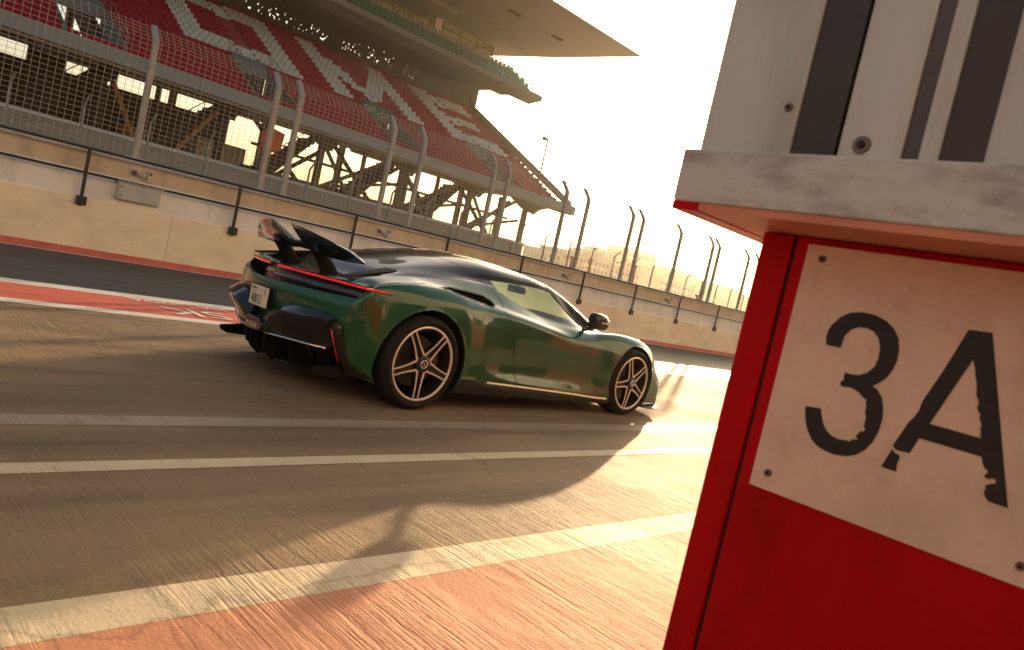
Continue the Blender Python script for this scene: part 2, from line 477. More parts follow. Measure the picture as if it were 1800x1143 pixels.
# railing in front of the wall
rl = thing('safety_railing', 'black two-bar metal railing fixed along the pit wall', 'railing', (10, 12.56, 0))
off = (10, 12.56, 0)
MB().tube([(WX0, 12.56, 1.575), (60, 12.56, 1.575)], .021, 10).build('top_rail', MT['black_metal'], rl, off, smooth=True)
MB().tube([(WX0, 12.56, 1.215), (60, 12.56, 1.215)], .019, 10).build('lower_rail', MT['black_metal'], rl, off, smooth=True)
post_m = MB().bar((0, 0, .72), (0, 0, 1.57), .042).build('post', MT['black_metal'], rl)
foot_m = MB().box(-.07, .07, -.045, .018, .735, .865).build('foot_bracket', MT['black_metal'], post_m, bevel=.006)
post_m.location = (3.45-10, 0, 0)
for k in range(-6, 22):
    if k == 0: continue
    p = inst(post_m, 'post', rl, (3.45+2.352*k-10, 0, 0)); inst(foot_m, 'foot_bracket', p, (0, 0, 0))

# junction boxes and cabinet on the wall
def socket_set(x, label):
    t = thing('wall_socket', label, 'socket', (x, 12.735, 1.29), group='sockets on the pit wall')
    MB().box(-.19, -.06, -.012, 0, .02, .15).build('back_plate', MT['box_grey'], t, bevel=.004)
    MB().box(-.16, -.09, -.045, -.012, .05, .12).build('socket_body', MT['plastic_dark'], t, bevel=.008)
    MB().tube([(0, 0, .07), (0, -.05, .07), (0, -.085, .055)], [.045, .045, .036], 14).build('round_socket', MT['box_grey'], t, autos=40)
    MB().box(.07, .15, -.05, 0, -.01, .16).build('switch_box', MT['box_grey'], t, bevel=.006)
    MB().tube([(.11, -.05, .12), (.11, -.065, .12)], .022, 12).build('knob', MT['plastic_dark'], t)
for x, lb in ((4.28, 'power sockets on the wall above the grey cabinet'), (8.95, 'power sockets on the wall behind the rear wing'),
              (14.7, 'power sockets on the wall above the car roof'), (19.5, 'power sockets on the wall right of the door mirror')):
    socket_set(x, lb)
t = thing('electrical_cabinet', 'flat grey metal electrical cabinet on the pit wall', 'cabinet', (4.24, 12.66, .93))
MB().box(-.32, .32, -.09, .02, 0, .27).build('casing', MT['box_grey'], t, bevel=.006)
MB().box(-.305, .305, -.104, -.09, .012, .262).build('door', MT['box_grey'], t, bevel=.004)
for z in (.06, .2): MB().tube([(-.27, -.104, z), (-.27, -.115, z)], .012, 10).build('latch', MT['plastic_dark'], t)
MB().box(-.345, .345, -.12, .03, .27, .285).build('rain_cover', MT['box_grey'], t, bevel=.003)

# ------------------------------------------------------------------ debris fences
def bent_post(zb, zt, dy, dz, w):
    m = MB()
    pts = [(0, 0, zb), (0, 0, zt-.06), (0, dy*.12, zt+.02), (0, dy, zt+dz)]
    prof = []
    for i, p in enumerate(pts):
        prof.append([(p[0]+a*w/2, p[1]+b*w/2, p[2]) for a, b in ((-1, -1), (1, -1), (1, 1), (-1, 1))])
    for i in range(3): m.quadprism(prof[i], prof[i+1])
    return m
FY = 13.2
nf = thing('debris_fence', 'tall wire debris fence with bent steel posts on top of the pit wall', 'fence', (10, FY, 1.6))
pm = bent_post(0, 1.90, .23, .26, .085).build('post', MT['galv'], nf)
bp = MB().box(-.14, .14, -.12, .12, 0, .02).build('base_plate', MT['wall_cap'], pm)
PX = [-6.4, -4.3, -3.8, -1.7, -.5, 1.75, 2.15, 4.28, 6.43, 6.89, 9.04, 9.84, 11.97, 12.45, 14.57, 15.47, 17.54, 18.05, 20.12, 22.1, 22.52, 24.6, 25.4, 27.5, 28.0, 30.1, 31.0, 33.1, 33.6, 35.7]
pm.location = (PX[0]-10, 0, 0)
for x in PX[1:]:
    p = inst(pm, 'post', nf, (x-10, 0, 0)); inst(bp, 'base_plate', p, (0, 0, 0))
def wire_panel(x0, x1, dx, dz, y, zb, zt, dy, dzt, r, bend=1):
    m = MB()
    n = max(2, int(round((x1-x0)/dx)))
    path = lambda s: (y, zb+s) if s < zt-zb else (y+dy*(s-(zt-zb))/L2, zt+dzt*(s-(zt-zb))/L2)
    L2 = math.hypot(dy, dzt); tot = zt-zb+L2
    def seg(a, b):
        m.bar(a, b, r*2)
    for i in range(n+1):
        x = x0+(x1-x0)*i/n+random.uniform(-.004, .004)
        seg((x, y, zb), (x, y, zt)); seg((x, y, zt), (x, y+dy, zt+dzt))
    for k in range(int(tot/dz)+1):
        yy, zz = path(k*dz); seg((x0, yy+.006, zz), (x1, yy+.006, zz))
    return m
for i in range(len(PX)-1):
    if PX[i] < -1 or PX[i] > 26: continue
    o = wire_panel(PX[i], PX[i+1], .105, .078, FY+.05, 1.62, 3.50, .23, .26, .0026).build('wire_mesh', MT['wire'], nf, (10, FY, 1.6), recalc=False)
    tag(o, kind='stuff')
# far fence across the track
FY2 = 36.
ff = thing('far_debris_fence', 'distant lower fence with small bent posts across the track', 'fence', (30, FY2, 0))
pm2 = bent_post(.0, 4.1, -.45, .38, .085).build('post', MT['galv'], ff)
sp = .0738*FY2
px0 = .9257*FY2
pm2.location = (px0-12*sp-30, 0, 0)
for k in range(-11, 16): inst(pm2, 'post', ff, (px0+k*sp-30, 0, 0))
m = MB()
for z in np.arange(1.2, 4.2, .5): m.bar((0, FY2+.06, z), (80, FY2+.06, z), .012)
tag(m.build('wire_strand', MT['wire'], ff, (30, FY2, 0), recalc=False), kind='stuff')
fwl = thing('trackside_wall', 'low beige concrete wall under the grandstand across the track', 'wall', (20, 44, 0))
MB().box(-20, 44.4, 43.7, 44.3, 0, 3.55).build('wall_run', MT['stand_conc'], fwl, (20, 44, 0))
MB().box(-20, 44.45, 43.6, 44.36, 3.552, 3.7).build('coping', MT['wall_cap'], fwl, (20, 44, 0))
for x in (36.5, 37.1, 43.0):
    MB().box(x, x+.35, 43.55, 43.698, 0, 3.5).build('buttress', MT['stand_conc'], fwl, (20, 44, 0))
# ------------------------------------------------------------------ grandstand
GO = (30, 52, 0)
gs = thing('grandstand', 'huge roofed grandstand with red seats and white seat lettering', 'grandstand', GO)
SX0, SX1 = -2.0, 58.0
NR, RY, RZ = 22, .815, .458
ROWY = lambda r: 52.5+r*RY
ROWZ = lambda r: 9.12+r*RZ
VX = [1.7, 13.9, 26.1, 38.3, 50.6]          # vomitory centres
def in_vom(x, r): return any(abs(x-v) < 1.75 for v in VX) and 1.5 < r < 8.5
def in_aisle(x, r): return any(abs(x-v-.35) < .62 for v in VX) and r >= 8.5
# stepped deck, cut out at the vomitories
m = MB()
for r in range(NR):
    xs = [SX0]
    if 1.5 < r < 8.5:
        for v in VX: xs += [v-1.75, v+1.75]
    xs.append(SX1)
    for a, b in zip(xs[::2], xs[1::2]):
        y, z = ROWY(r)-.35, ROWZ(r)-.40
        m.box(a, b, y, y+RY, z-.35, z)
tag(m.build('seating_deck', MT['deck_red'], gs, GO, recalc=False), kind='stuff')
# white letters O M E (and the foot of an R), in row / column space
def white(x, r):
    if not 8.6 < r < 20.6: return False
    h = (r-9)/11.0                           # 0 bottom, 1 top
    if 8.0 < x < 17.9:                       # R
        if r < 10.6: return False
        if x < 9.7: return True
        if h > .87 or .42 < h < .58: return x < 16.5
        if x > 16.0 and h > .5: return True
        return h <= .5 and abs(x-(12.2+(.5-h)*9.4)) < 1.0
    if 21.1 < x < 31.2:                      # O
        return x < 23.3 or x > 29.0 or h > .80 or h < .19
    if 34.1 < x < 43.9:                      # M
        if x < 36.1 or x > 41.9: return True
        d = abs(x-39.0)
        return h > .12 and abs(h-(.18+d/4.9*.82)) < .19
    if 47.6 < x < 55.8:                      # E
        return x < 49.7 or h > .80 or h < .19 or (.42 < h < .62 and x < 54.4)
    return False
for wf in (False, True):
    m = MB()
    for v in VX:
        for r in range(9, NR):
            if white(v+.35, r) != wf: continue
            y, z = ROWY(r)-.35, ROWZ(r)-.396
            m.box(v-.27, v+.97, y-.004, y+RY*.5, z-.34, z+.05)
            m.box(v-.27, v+.97, y+RY*.5, y+RY-.006, z-.3, z+.24)
    tag(m.build('aisle_steps', MT['seat_white' if wf else 'aisle_red'], gs, GO, recalc=False), kind='stuff')
def seat_geo():
    s = MB()
    s.box(-.22, .22, .10, .15, .02, .40)
    s.box(-.21, .21, -.06, .10, -.04, .02)
    s.quadprism([(-.20, -.06, .0), (.20, -.06, .0), (.20, .06, .34), (-.20, .06, .34)], [(-.20, -.02, .0), (.20, -.02, .0), (.20, .10, .34), (-.20, .10, .34)])
    return s
sg = seat_geo()
seats = []
for r in range(NR):
    n = int((SX1-SX0-.6)/.5)
    for i in range(n):
        x = SX0+.35+i*.5
        if in_vom(x, r) or in_aisle(x, r): continue
        seats.append((math.hypot(x, ROWY(r)-0)+ (0 if x > 8.2+r*.25 else 500), x, r, white(x, r)))
seats.sort()
near = seats[:296]
pr_ = {}
for wflag, mm in ((False, 'seat_red'), (True, 'seat_white')):
    pr_[wflag] = sg.build('seat', MT[mm], gs)
first = {False: True, True: True}
for d, x, r, w in near:
    loc = (x-GO[0], ROWY(r)-GO[1], ROWZ(r)-.36)
    if first[w]: pr_[w].location = loc; first[w] = False
    else: inst(pr_[w], 'seat', gs, loc)
for w in (False, True):
    m = MB()
    for d, x, r, ww in seats[296:]:
        if ww != w: continue
        jy = random.uniform(-.02, .02)
        m.add([(px+x, py+ROWY(r)+jy, pz+ROWZ(r)-.36) for px, py, pz in sg.v], sg.f)
    if w and first[True]:
        bpy.data.objects.remove(pr_[True])
    tag(m.build('seat_rows', MT['seat_white' if w else 'seat_red'], gs, GO, recalc=False), kind='stuff')
# front fascia beam in lengths
x = SX0
while x < SX1:
    b = min(x+7.3, SX1+.3)
    MB().box(x, b-.03, 51.7, 52.15, 8.28, 9.13).build('fascia_beam', MT['stand_fascia'], gs, GO)
    x += 7.3
MB().quadprism([(SX0, 52.16, 8.3), (SX0, 52.16, 8.8), (SX0, 70.5, 18.6), (SX0, 70.5, 18.0)], [(SX1, 52.16, 8.3), (SX1, 52.16, 8.8), (SX1, 70.5, 18.6), (SX1, 70.5, 18.0)]).build('raked_slab', MT['stand_dark'], gs, GO) if False else None
# vomitories: grey side walls, lintel, dark throat, handrails
for i, v in enumerate(VX):
    ya, yb = ROWY(1)-.1, ROWY(8)+.45
    za, zb = ROWZ(1)-.1, ROWZ(8)-.1
    for s in (-1, 1):
        xx = v+s*1.72
        MB().quadprism([(xx-.07, ya, za-.9), (xx-.07, yb, za-.9), (xx-.07, yb, zb+.15), (xx-.07, ya, za+.1)],
                       [(xx+.07, ya, za-.9), (xx+.07, yb, za-.9), (xx+.07, yb, zb+.15), (xx+.07, ya, za+.1)]).build('vomitory_wall', MT['vom_grey'], gs, GO)
        h = MB()
        for dz in (.45, .85): h.bar((xx, ya, za+.1+dz), (xx, yb, zb+.15+dz), .035)
        for k in range(5):
            f = k/4; y = ya+(yb-ya)*f; z = za+.1+(zb+.05-za)*f
            h.bar((xx, y, z), (xx, y, z+.85), .03)
        h.build('handrail', MT['galv'], gs, GO)
    MB().box(v-1.65, v+1.65, yb-.12, yb+.05, zb-.85, zb+.28).build('vomitory_lintel', MT['vom_grey'] if i != 4 else MT['stand_fascia'], gs, GO)
    h = MB()
    for dx in np.arange(-1.6, 1.7, .8): h.bar((v+dx, yb-.2, zb+.28), (v+dx, yb-.2, zb+1.0), .03)
    h.bar((v-1.6, yb-.2, zb+1.0), (v+1.6, yb-.2, zb+1.0), .03)
    h.build('guard_rail', MT['galv'], gs, GO)
    MB().box(v-1.65, v+1.65, ya, yb, za-1.05, za-.95).build('vomitory_floor', MT['stand_conc'], gs, GO)
    if i > 1:
        MB().box(v-1.65, v+1.65, yb+.06, yb+.16, za-.95, zb-.85).build('vomitory_throat', MT['stand_dark'], gs, GO)
    if i == 3:
        MB().box(v-1.5, v+1.5, yb-.20, yb-.13, zb-.62, zb+.36).build('exit_sign', MT['sign_green'], gs, GO)
        Mx = Matrix.Translation((v+.75-GO[0], yb-.205-GO[1], zb-.12)) @ Matrix.Rotation(R(90), 4, 'X')
        ex = text_mesh('sign_lettering', 'مخرج', .62, MT['seat_white'], gs, Mx, .004)
        if len(ex.data.vertices) < 8 : pass
        Mx = Matrix.Translation((v-.75-GO[0], yb-.205-GO[1], zb-.12)) @ Matrix.Rotation(R(90), 4, 'X')
        text_mesh('sign_lettering', 'EXIT', .62, MT['seat_white'], gs, Mx, .004)
# end parapet with posts
MB().quadprism([(SX1, 51.9, 8.7), (SX1, 70.3, 18.4), (SX1, 70.3, 19.35), (SX1, 51.9, 9.45)], [(SX1+.28, 51.9, 8.7), (SX1+.28, 70.3, 18.4), (SX1+.28, 70.3, 19.35), (SX1+.28, 51.9, 9.45)]).build('end_parapet', MT['stand_fascia'], gs, GO)
MB().box(SX1-.05, SX1+.75, 51.6, 52.3, 8.15, 9.05).build('beam_end', MT['stand_fascia'], gs, GO)
epm = MB().bar((0, 0, 0), (.25, -.25, 1.25), .07).build('parapet_post', MT['galv'], gs)
for k in range(15):
    f = (k+.3)/15; loc = (SX1+.14-GO[0], 52+18.2*f-GO[1], 9.45+9.85*f)
    if k == 0: epm.location = loc
    else: inst(epm, 'parapet_post', gs, loc)
m = MB()
for z in (.3, .6, .9): m.bar((SX1+.14, 52-z*.37, 9.45+z), (SX1+.14, 70.2-z*.37, 19.3+z), .02)
m.build('parapet_wire', MT['wire'], gs, GO)
# underside: slab, raking beams, columns, braces, stairs
m = MB()
m.quadprism([(SX0, 52.2, 8.1), (SX0, 54.5, 8.4), (SX0, 54.5, 8.7), (SX0, 52.2, 8.6)], [(SX1, 52.2, 8.1), (SX1, 54.5, 8.4), (SX1, 54.5, 8.7), (SX1, 52.2, 8.6)])
m.build('edge_slab', MT['stand_conc'], gs, GO)
MB().box(SX0, SX1, 61.5, 64.6, 9.3, 9.6).build('concourse_slab', MT['stand_dark'], gs, GO)
FX = [-1., 7.2, 15.4, 23.6, 31.8, 40.0, 48.2, 56.0]
for i, x in enumerate(FX):
    # curved haunch under the beam
    hp = [(52.2, 8.28)]+[(52.2+2.6*math.sin(a), 7.25+1.03*math.cos(a)) for a in np.linspace(.15, 1.4, 7)]+[(56.5, 7.9), (70, 15.4), (70, 16.6), (54.5, 8.75)]
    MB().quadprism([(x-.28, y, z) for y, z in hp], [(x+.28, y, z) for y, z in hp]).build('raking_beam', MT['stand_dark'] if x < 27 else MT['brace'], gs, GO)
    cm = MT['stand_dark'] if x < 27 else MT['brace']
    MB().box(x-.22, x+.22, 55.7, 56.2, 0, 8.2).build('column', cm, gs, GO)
    MB().box(x-.25, x+.25, 66.3, 66.8, 0, 14.5).build('column', cm, gs, GO)
    if x > 27:
        b = FX[i+1] if i+1 < len(FX) else x+8
        if i+1 < len(FX):
            MB().bar((x, 56.0, 8.2), (x+3.6, 56.0, 3.9), .24).build('brace', MT['brace'], gs, GO)
            MB().bar((b, 56.1, 4.2), (x+.6, 56.1, 8.1), .34) if False else None
            MB().bar((x-.2, 56.5, 4.0), (b-1.0, 56.5, 8.4), .28).build('brace', MT['brace'], gs, GO)
            MB().bar((x+1.2, 57.0, 4.6), (b+.3, 57.0, 6.6), .24).build('brace', MT['brace'], gs, GO)
            MB().box(x+3.95, x+4.22, 55.8, 56.1, 0, 8.3).build('column', MT['brace'], gs, GO)
    # stair flight rising away along the stand
    if 3 < x < 50:
        s = MB()
        for k in range(14):
            s.box(x-4.6+k*.36, x-4.6+(k+1)*.36, 58, 60.4, 3.6+k*.33, 4.05+k*.33)
        s.quadprism([(x-4.6, 57.9, 3.0), (x-4.2, 57.9, 3.0), (x+.45, 57.9, 8.2), (x+.3, 57.9, 8.9), (x-4.6, 57.9, 4.0)],
                    [(x-4.6, 58.0, 3.0), (x-4.2, 58.0, 3.0), (x+.45, 58.0, 8.2), (x+.3, 58.0, 8.9), (x-4.6, 58.0, 4.0)])
        s.build('stair_flight', MT['stand_dark'], gs, GO)
        h = MB()
        h.bar((x-4.6, 57.85, 5.0), (x+.4, 57.85, 9.6), .06)
        for k in range(6): h.bar((x-4.4+k*.9, 57.85, 4.1+k*.82), (x-4.4+k*.9, 57.85, 5.2+k*.82), .05)
        h.build('stair_rail', MT['black_metal'], gs, GO)
# second line of dark trusses behind
for i in range(4):
    x = 28.5+i*7.6
    MB().bar((x, 61.5, 8.8), (x+5.2, 61.5, 4.4), .3).build('brace', MT['stand_dark'], gs, GO)
    MB().bar((x+7.4, 61.3, 8.8), (x+2.0, 61.3, 4.4), .3).build('brace', MT['stand_dark'], gs, GO)
    MB().bar((x, 61.4, 6.9), (x+7.6, 61.4, 6.9), .24).build('brace', MT['stand_dark'], gs, GO)
MB().box(27.6, 47, 60.8, 61.1, 0, 5.0).build('truss_base_wall', MT['brace'], gs, GO)
# closed part of the undercroft: dark back wall with a strip of daylight above it
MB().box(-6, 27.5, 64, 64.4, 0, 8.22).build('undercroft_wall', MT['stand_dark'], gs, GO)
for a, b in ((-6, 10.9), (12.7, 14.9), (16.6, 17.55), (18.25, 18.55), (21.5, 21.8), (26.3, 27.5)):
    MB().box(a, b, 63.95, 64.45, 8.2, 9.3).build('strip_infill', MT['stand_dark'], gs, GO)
for x, y0, x1, y1 in ((15.6, 9.1, 18.6, 3.6), (20.4, 3.5, 24.0, 8.8)):
    MB().tube([(x, 57, y0), (x1, 57, y1)], .16, 8).build('diagonal_strut', MT['rust'], gs, GO)
MB().quadprism([(26.0, 53.8, 5.5), (27.3, 53.8, 6.3), (27.4, 53.8, 7.5), (26.2, 53.8, 7.7), (25.6, 53.8, 7.1)], [(26.0, 54.1, 5.5), (27.3, 54.1, 6.3), (27.4, 54.1, 7.5), (26.2, 54.1, 7.7), (25.6, 54.1, 7.1)]).build('orange_bracket', MT['orange'], gs, GO)
MB().box(19, 22, 62, 63.9, 0, 5.6).build('store_block', MT['rust'], gs, GO)
MB().box(24, 28, 61, 63.9, 0, 6.2).build('store_block', MT['wall_brown'], gs, GO)
# slatted back screen with broken gaps of daylight
m = MB()
x = SX0
while x < SX1:
    w = .16
    end = 54.2 < x < 57.3
    hole = (math.sin(x*.62)+.7*math.sin(x*1.7+1.) > -.9 and x < 50)
    w2 = w-.012 if not end else w*.45
    m.box(x, x+w2, 70.2, 70.42, 18.2, 19.3)
    if not hole and not end: m.box(x, x+w2, 70.2, 70.42, 19.3, 21.5)
    else:
        z = 19.3
        while z < 20.7:
            h1 = random.uniform(.07, .26)
            if end or random.random() < (.93 if z > 20.2 else .84): m.box(x, x+w2, 70.2, 70.42, z, z+h1)
            z += h1
        m.box(x, x+w2, 70.2, 70.42, z, 21.5)
    x += w
for z in (19.3, 19.75, 20.2, 20.65): m.box(SX0, SX1, 70.44, 70.5, z, z+.09)
tag(m.build('back_screen', MT['slat'], gs, GO, recalc=False), kind='stuff')
MB().box(SX1-.7, SX1+.2, 69.9, 70.9, 18, 21.6).build('screen_end_pier', MT['slat'], gs, GO)
# upper tier: sloping soffit, fascia, glass balustrade, seats, box
prof = [(59.4, 20.35), (59.4, 19.85), (61.3, 19.5), (66.9, 21.15), (71, 21.15), (71, 21.8), (62, 20.6)]
MB().quadprism([(SX0, y, z) for y, z in prof], [(SX1+.3, y, z) for y, z in prof]).build('upper_tier', MT['stand_fascia'], gs, GO)
x = SX0
gi = 0
while x < SX1:
    MB().box(x+.02, min(x+2.0, SX1+.25)-.02, 59.45, 59.48, 20.36, 21.25).build('glass_panel', MT['balcony_glass'], gs, GO)
    x += 2.0
MB().box(SX0, SX1+.3, 59.43, 59.5, 21.25, 21.31).build('balustrade_rail', MT['galv'], gs, GO)
m = MB()
for r in range(4):
    for x in np.arange(SX0+.5, SX1-1.2, .62):
        y, z = 60.6+r*.95, 20.75+r*.62
        m.box(x, x+.46, y+.25, y+.32, z, z+.62); m.box(x, x+.46, y-.1, y+.25, z, z+.1)
tag(m.build('balcony_seats', MT['white_seat2'], gs, GO, recalc=False), kind='stuff')
m = MB()
for r in range(5): m.box(SX0, SX1-.6-r*.05, 60.2+r*.95, 61.16+r*.95, 20.2, 20.6+r*.62)
m.build('balcony_steps', MT['stand_conc'], gs, GO)
for bx0, bx1, mm in ((-2, 46.5, 'box_glass'), (47.6, 54.8, 'box_glass')):
    MB().box(bx0, bx1, 64.9, 65.1, 22.4, 23.5).build('hospitality_box_wall', MT['stand_conc'], gs, GO)
    fr = MB()
    for x in np.arange(bx0, bx1+.1, 2.4): fr.bar((x, 65, 23.5), (x, 65, 24.75), .08)
    for z in (23.5, 24.1, 24.75): fr.bar((bx0, 65, z), (bx1, 65, z), .07)
    fr.bar((bx1, 65, 23.5), (bx1, 65, 24.75), .1); fr.bar((bx1, 65, 24.75), (bx1, 69, 24.75), .08)
    fr.build('box_frame', MT['black_metal'], gs, GO)
    for x in np.arange(bx0, bx1-.1, 2.4):
        MB().box(x+.05, min(x+2.35, bx1), 65.0, 65.03, 23.5, 24.7).build('box_pane', MT['box_glass'], gs, GO)
for k in range(7):
    f = k/6
    MB().bar((SX1+.1, 60+8*f, 21+2.2*f), (SX1+.1, 60+8*f, 22.2+2.2*f), .07).build('stair_post', MT['galv'], gs, GO)
MB().bar((SX1+.1, 60, 21.3), (SX1+.1, 68, 23.4), .06).build('stair_rail', MT['galv'], gs, GO)
# roof
rp = [(47.1, 24.02), (47.15, 24.12), (60, 25.3), (76, 26.6), (76, 25.4), (67, 24.95), (58.3, 24.42)]
MB().quadprism([(-25, y, z) for y, z in rp], [(SX1, y, z) for y, z in rp]).build('roof', MT['roof_under'], gs, GO)
MB().box(-25, 45.5, 60.2, 70, 24.1, 24.5).build('roof_soffit_box', MT['roof_under'], gs, GO)
MB().quadprism([(44, 58, 24.30), (56, 61.5, 24.45), (44, 63.5, 24.5)], [(44, 58, 24.6), (56, 61.5, 24.7), (44, 63.5, 24.8)]).build('roof_brace_panel', MT['roof_edge'], gs, GO)
for x in (38, 46, 52): MB().box(x, x+1.3, 53.2, 53.7, 24.15, 24.45).build('roof_lamp', MT['stand_dark'], gs, GO)
# floodlight / camera masts
for (x, y, z0, z1, lb) in ((59.6, 58.5, 8, 16.2, 'slim camera mast rising behind the end of the grandstand'),):
    t = thing('camera_mast', lb, 'mast', (x, y, z0))
    MB().tube([(0, 0, 0), (0, 0, z1-z0)], [.13, .10], 8).build('pole', MT['galv'], t)
    MB().bar((-.6, 0, z1-z0-.15), (.15, 0, z1-z0-.1), .07).build('arm', MT['galv'], t)
    MB().box(-.75, -.35, -.2, .2, z1-z0-.35, z1-z0).build('camera_head', MT['galv'], t)
# ------------------------------------------------------------------ garage pillar with the 3A plate
def garage_pillar(X0, label, full):
    gp = thing('garage_pillar', label, 'pillar', (X0, 0, 0))
    XL, XC, XK = X0-.19, X0, X0-.17
    KS = 1.43/1.32
    oo = (X0, 0, 0)
    YE = -1.55
    MB().box(XC, XC+.75, .766, .838, 0, 1.364).build('corner_strip', MT['booth_red'], gp, oo, bevel=.004)
    MB().box(XC+.012, XC+.74, YE, .766, 0, 1.364).build('core', MT['sign_black'], gp, oo)
    MB().box(XC+.001, XC+.75, YE, .757, 0, 1.3635).build('side_panel', MT['booth_red'], gp, oo, bevel=.003)
    # ledge: folded metal tray with a lip underneath
    MB().box(XL, XL+1.05, YE, .970, 1.382, 1.497).build('ledge', MT['booth_ledge'], gp, oo, bevel=.004)
    MB().box(XL+.002, XL+1.048, .905, .968, 1.364, 1.3815).build('ledge_lip', MT['booth_red'], gp, oo)
    MB().box(XL+.004, XL+1.04, YE, .903, 1.366, 1.3815).build('ledge_underside', MT['booth_under_glow'], gp, oo)
    # cabinet above: light panels standing proud of dark recessed strips
    MB().box(XK+.02, XK+.98, YE, .93, 1.498, 3.4).build('cabinet_core', MT['booth_dark'], gp, oo)
    edges = [(.871, .682, 'booth_metal'), (.592, .486, 'booth_metal'), (.458, .428, 'booth_metal'), (.362, .155, 'booth_metal'), (.128, .09, 'booth_metal'), (.02, -.2, 'booth_metal'), (-.23, -.6, 'booth_metal')]
    for a, b, mm in edges:
        MB().box(XK, XK+.03, b*KS, a*KS, 1.4985, 3.39).build('cabinet_panel', MT[mm], gp, oo, bevel=.002)
    for a, b, mm in ((.681, .601, 'booth_dark'), (.484, .459, 'booth_dark2'), (.427, .363, 'booth_dark'), (.154, .129, 'booth_dark2'), (.089, .021, 'booth_dark')):
        MB().box(XK+.006, XK+.03, b*KS, a*KS, 1.4985, 3.38).build('dark_strip', MT[mm], gp, oo)
    MB().box(XK+.03, XK+.98, .925, .944, 1.4985, 3.39).build('cabinet_panel', MT['booth_metal'], gp, oo, bevel=.002)
    if not full: return gp
    def bolt(x, y, z, r, nm='bolt'):
        t_ = MB().tube([(x, y, z), (x-.004, y, z)], [r, r*.92], 16)
        b_ = t_.build(nm, MT['bolt'], gp, oo, autos=40)
        MB().tube([(x-.0035, y, z), (x-.008, y, z)], [r*.5, r*.45], 6).build('bolt_socket', MT['sign_black'], b_, oo)
    bolt(XK, .761, 1.593, .009); bolt(XK, .599, 1.523, .0175); bolt(XK, .182, 1.519, .0175)
    pl = MB().box(XC-.006, XC+.001, .18, .727, 1.148-.338, 1.148+.201).build('number_plate', MT['plate_sign'], gp, oo, bevel=.0012)
    # 3 and A traced as painted shapes with chipped edges
    E3 = [(35,190),(45,150),(65,120),(110,80),(160,58),(220,55),(290,70),(345,100),(385,140),(408,190),(412,250),(400,310),(375,360),(340,400),(290,430),(275,435),(300,455),(322,495),(330,550),(325,610),(305,670),(275,725),(235,765),(190,790),(140,798),(80,790),(30,770),(-10,745),(-40,710),(-62,660),(-72,610),(-73,560),(-68,538),(10,552),(12,585),(18,622),(32,656),(60,690),(100,710),(140,715),(160,722),(168,708),(190,712),(200,704),(185,700),(190,690),(215,665),(226,672),(240,655),(228,650),(232,632),(240,600),(236,570),(242,540),(238,520),(245,508),(225,495),(200,465),(165,445),(110,437),(108,415),(125,405),(130,365),(165,375),(205,380),(250,365),(285,335),(305,290),(313,235),(305,190),(280,155),(245,138),(205,133),(165,145),(130,180),(110,240),(35,222)]
    A1 = [(770,145),(893,162),(905,300),(935,650),(972,1065),(870,1030),(858,1012),(850,1000),(848,975),(858,968),(852,948),(880,940),(905,938),(912,925),(898,912),(870,915),(850,905),(852,892),(866,884),(868,872),(850,858),(840,830),(836,800),(515,705),(465,782),(395,765),(378,742),(465,615),(480,605),(515,560),(530,515),(640,355),(655,330)]
    AH = [(792,300),(570,630),(835,705),(828,690),(834,672),(826,655),(838,640),(824,600),(830,585),(812,550),(822,520),(808,480),(812,430),(804,380),(802,345)]
    A2 = [(375,760),(392,782),(410,790),(415,805),(402,835),(395,878),(318,850)]
    def to_plane(q):
        x_, y_ = 1440+q[0]/2.93, 530+q[1]/2.93
        d = fw+ix*((x_-900)/F_PX)+iy*((y_-571.5)/F_PX)
        k = (XC-.0075)/d.x
        return (XC-.0075, d.y*k, CAM_H+d.z*k)
    def fill(name, loops):
        bm = bmesh.new()
        for lp in loops:
            vs_ = [bm.verts.new(Vector(to_plane(q))-Vector(oo)) for q in lp]
            for i_ in range(len(vs_)): bm.edges.new((vs_[i_], vs_[(i_+1) % len(vs_)]))
        bmesh.ops.triangle_fill(bm, use_beauty=True, use_dissolve=False, edges=bm.edges[:], normal=(-1, 0, 0))
        me = bpy.data.meshes.new(name); bm.to_mesh(me); bm.free(); me.materials.append(MT['sign_black'])
        o_ = bpy.data.objects.new(name, me); col.objects.link(o_); o_.parent = pl; return o_
    fill('digit', [E3]); fill('letter', [A1, AH]); fill('letter_foot', [A2])
    for y_, z_ in ((.431*1.6, 1.148+.108*1.6), (.432*1.6, 1.148-.188*1.6), (.136*1.6, 1.148-.189*1.6), (.136*1.6, 1.148+.108*1.6)):
        bolt(XC-.006, y_, z_, .0085, 'plate_bolt')
    return gp
garage_pillar(1.6, 'red garage pillar with grey ledge and a 3A plate, close to the camera', True)
garage_pillar(-6.2, 'plain red garage pillar further back along the pit building', False)
garage_pillar(-14.0, 'red garage pillar at the far rear of the pit building', False)
garage_pillar(9.4, 'red garage pillar hidden ahead of the numbered one', False)
gf = thing('garage_building', 'long pale pit garage building with dark shutters behind the camera', 'building', (-4, -1.6, 0))
MB().box(-40, 40, -6, -1.62, 3.0, 9.0).build('upper_wall', MT['garage'], gf, (-4, -1.6, 0))
for a in (-29.6, -21.8, -14.0, -6.2, 1.6, 9.4, 17.2):
    MB().box(a+.8, a+7.7, -3.0, -2.6, 0, 3.0).build('shutter', MT['shutter'], gf, (-4, -1.6, 0))
    MB().box(a-.05, a+.79, -6, -1.6, 0, 2.999).build('pier', MT['garage'], gf, (-4, -1.6, 0))
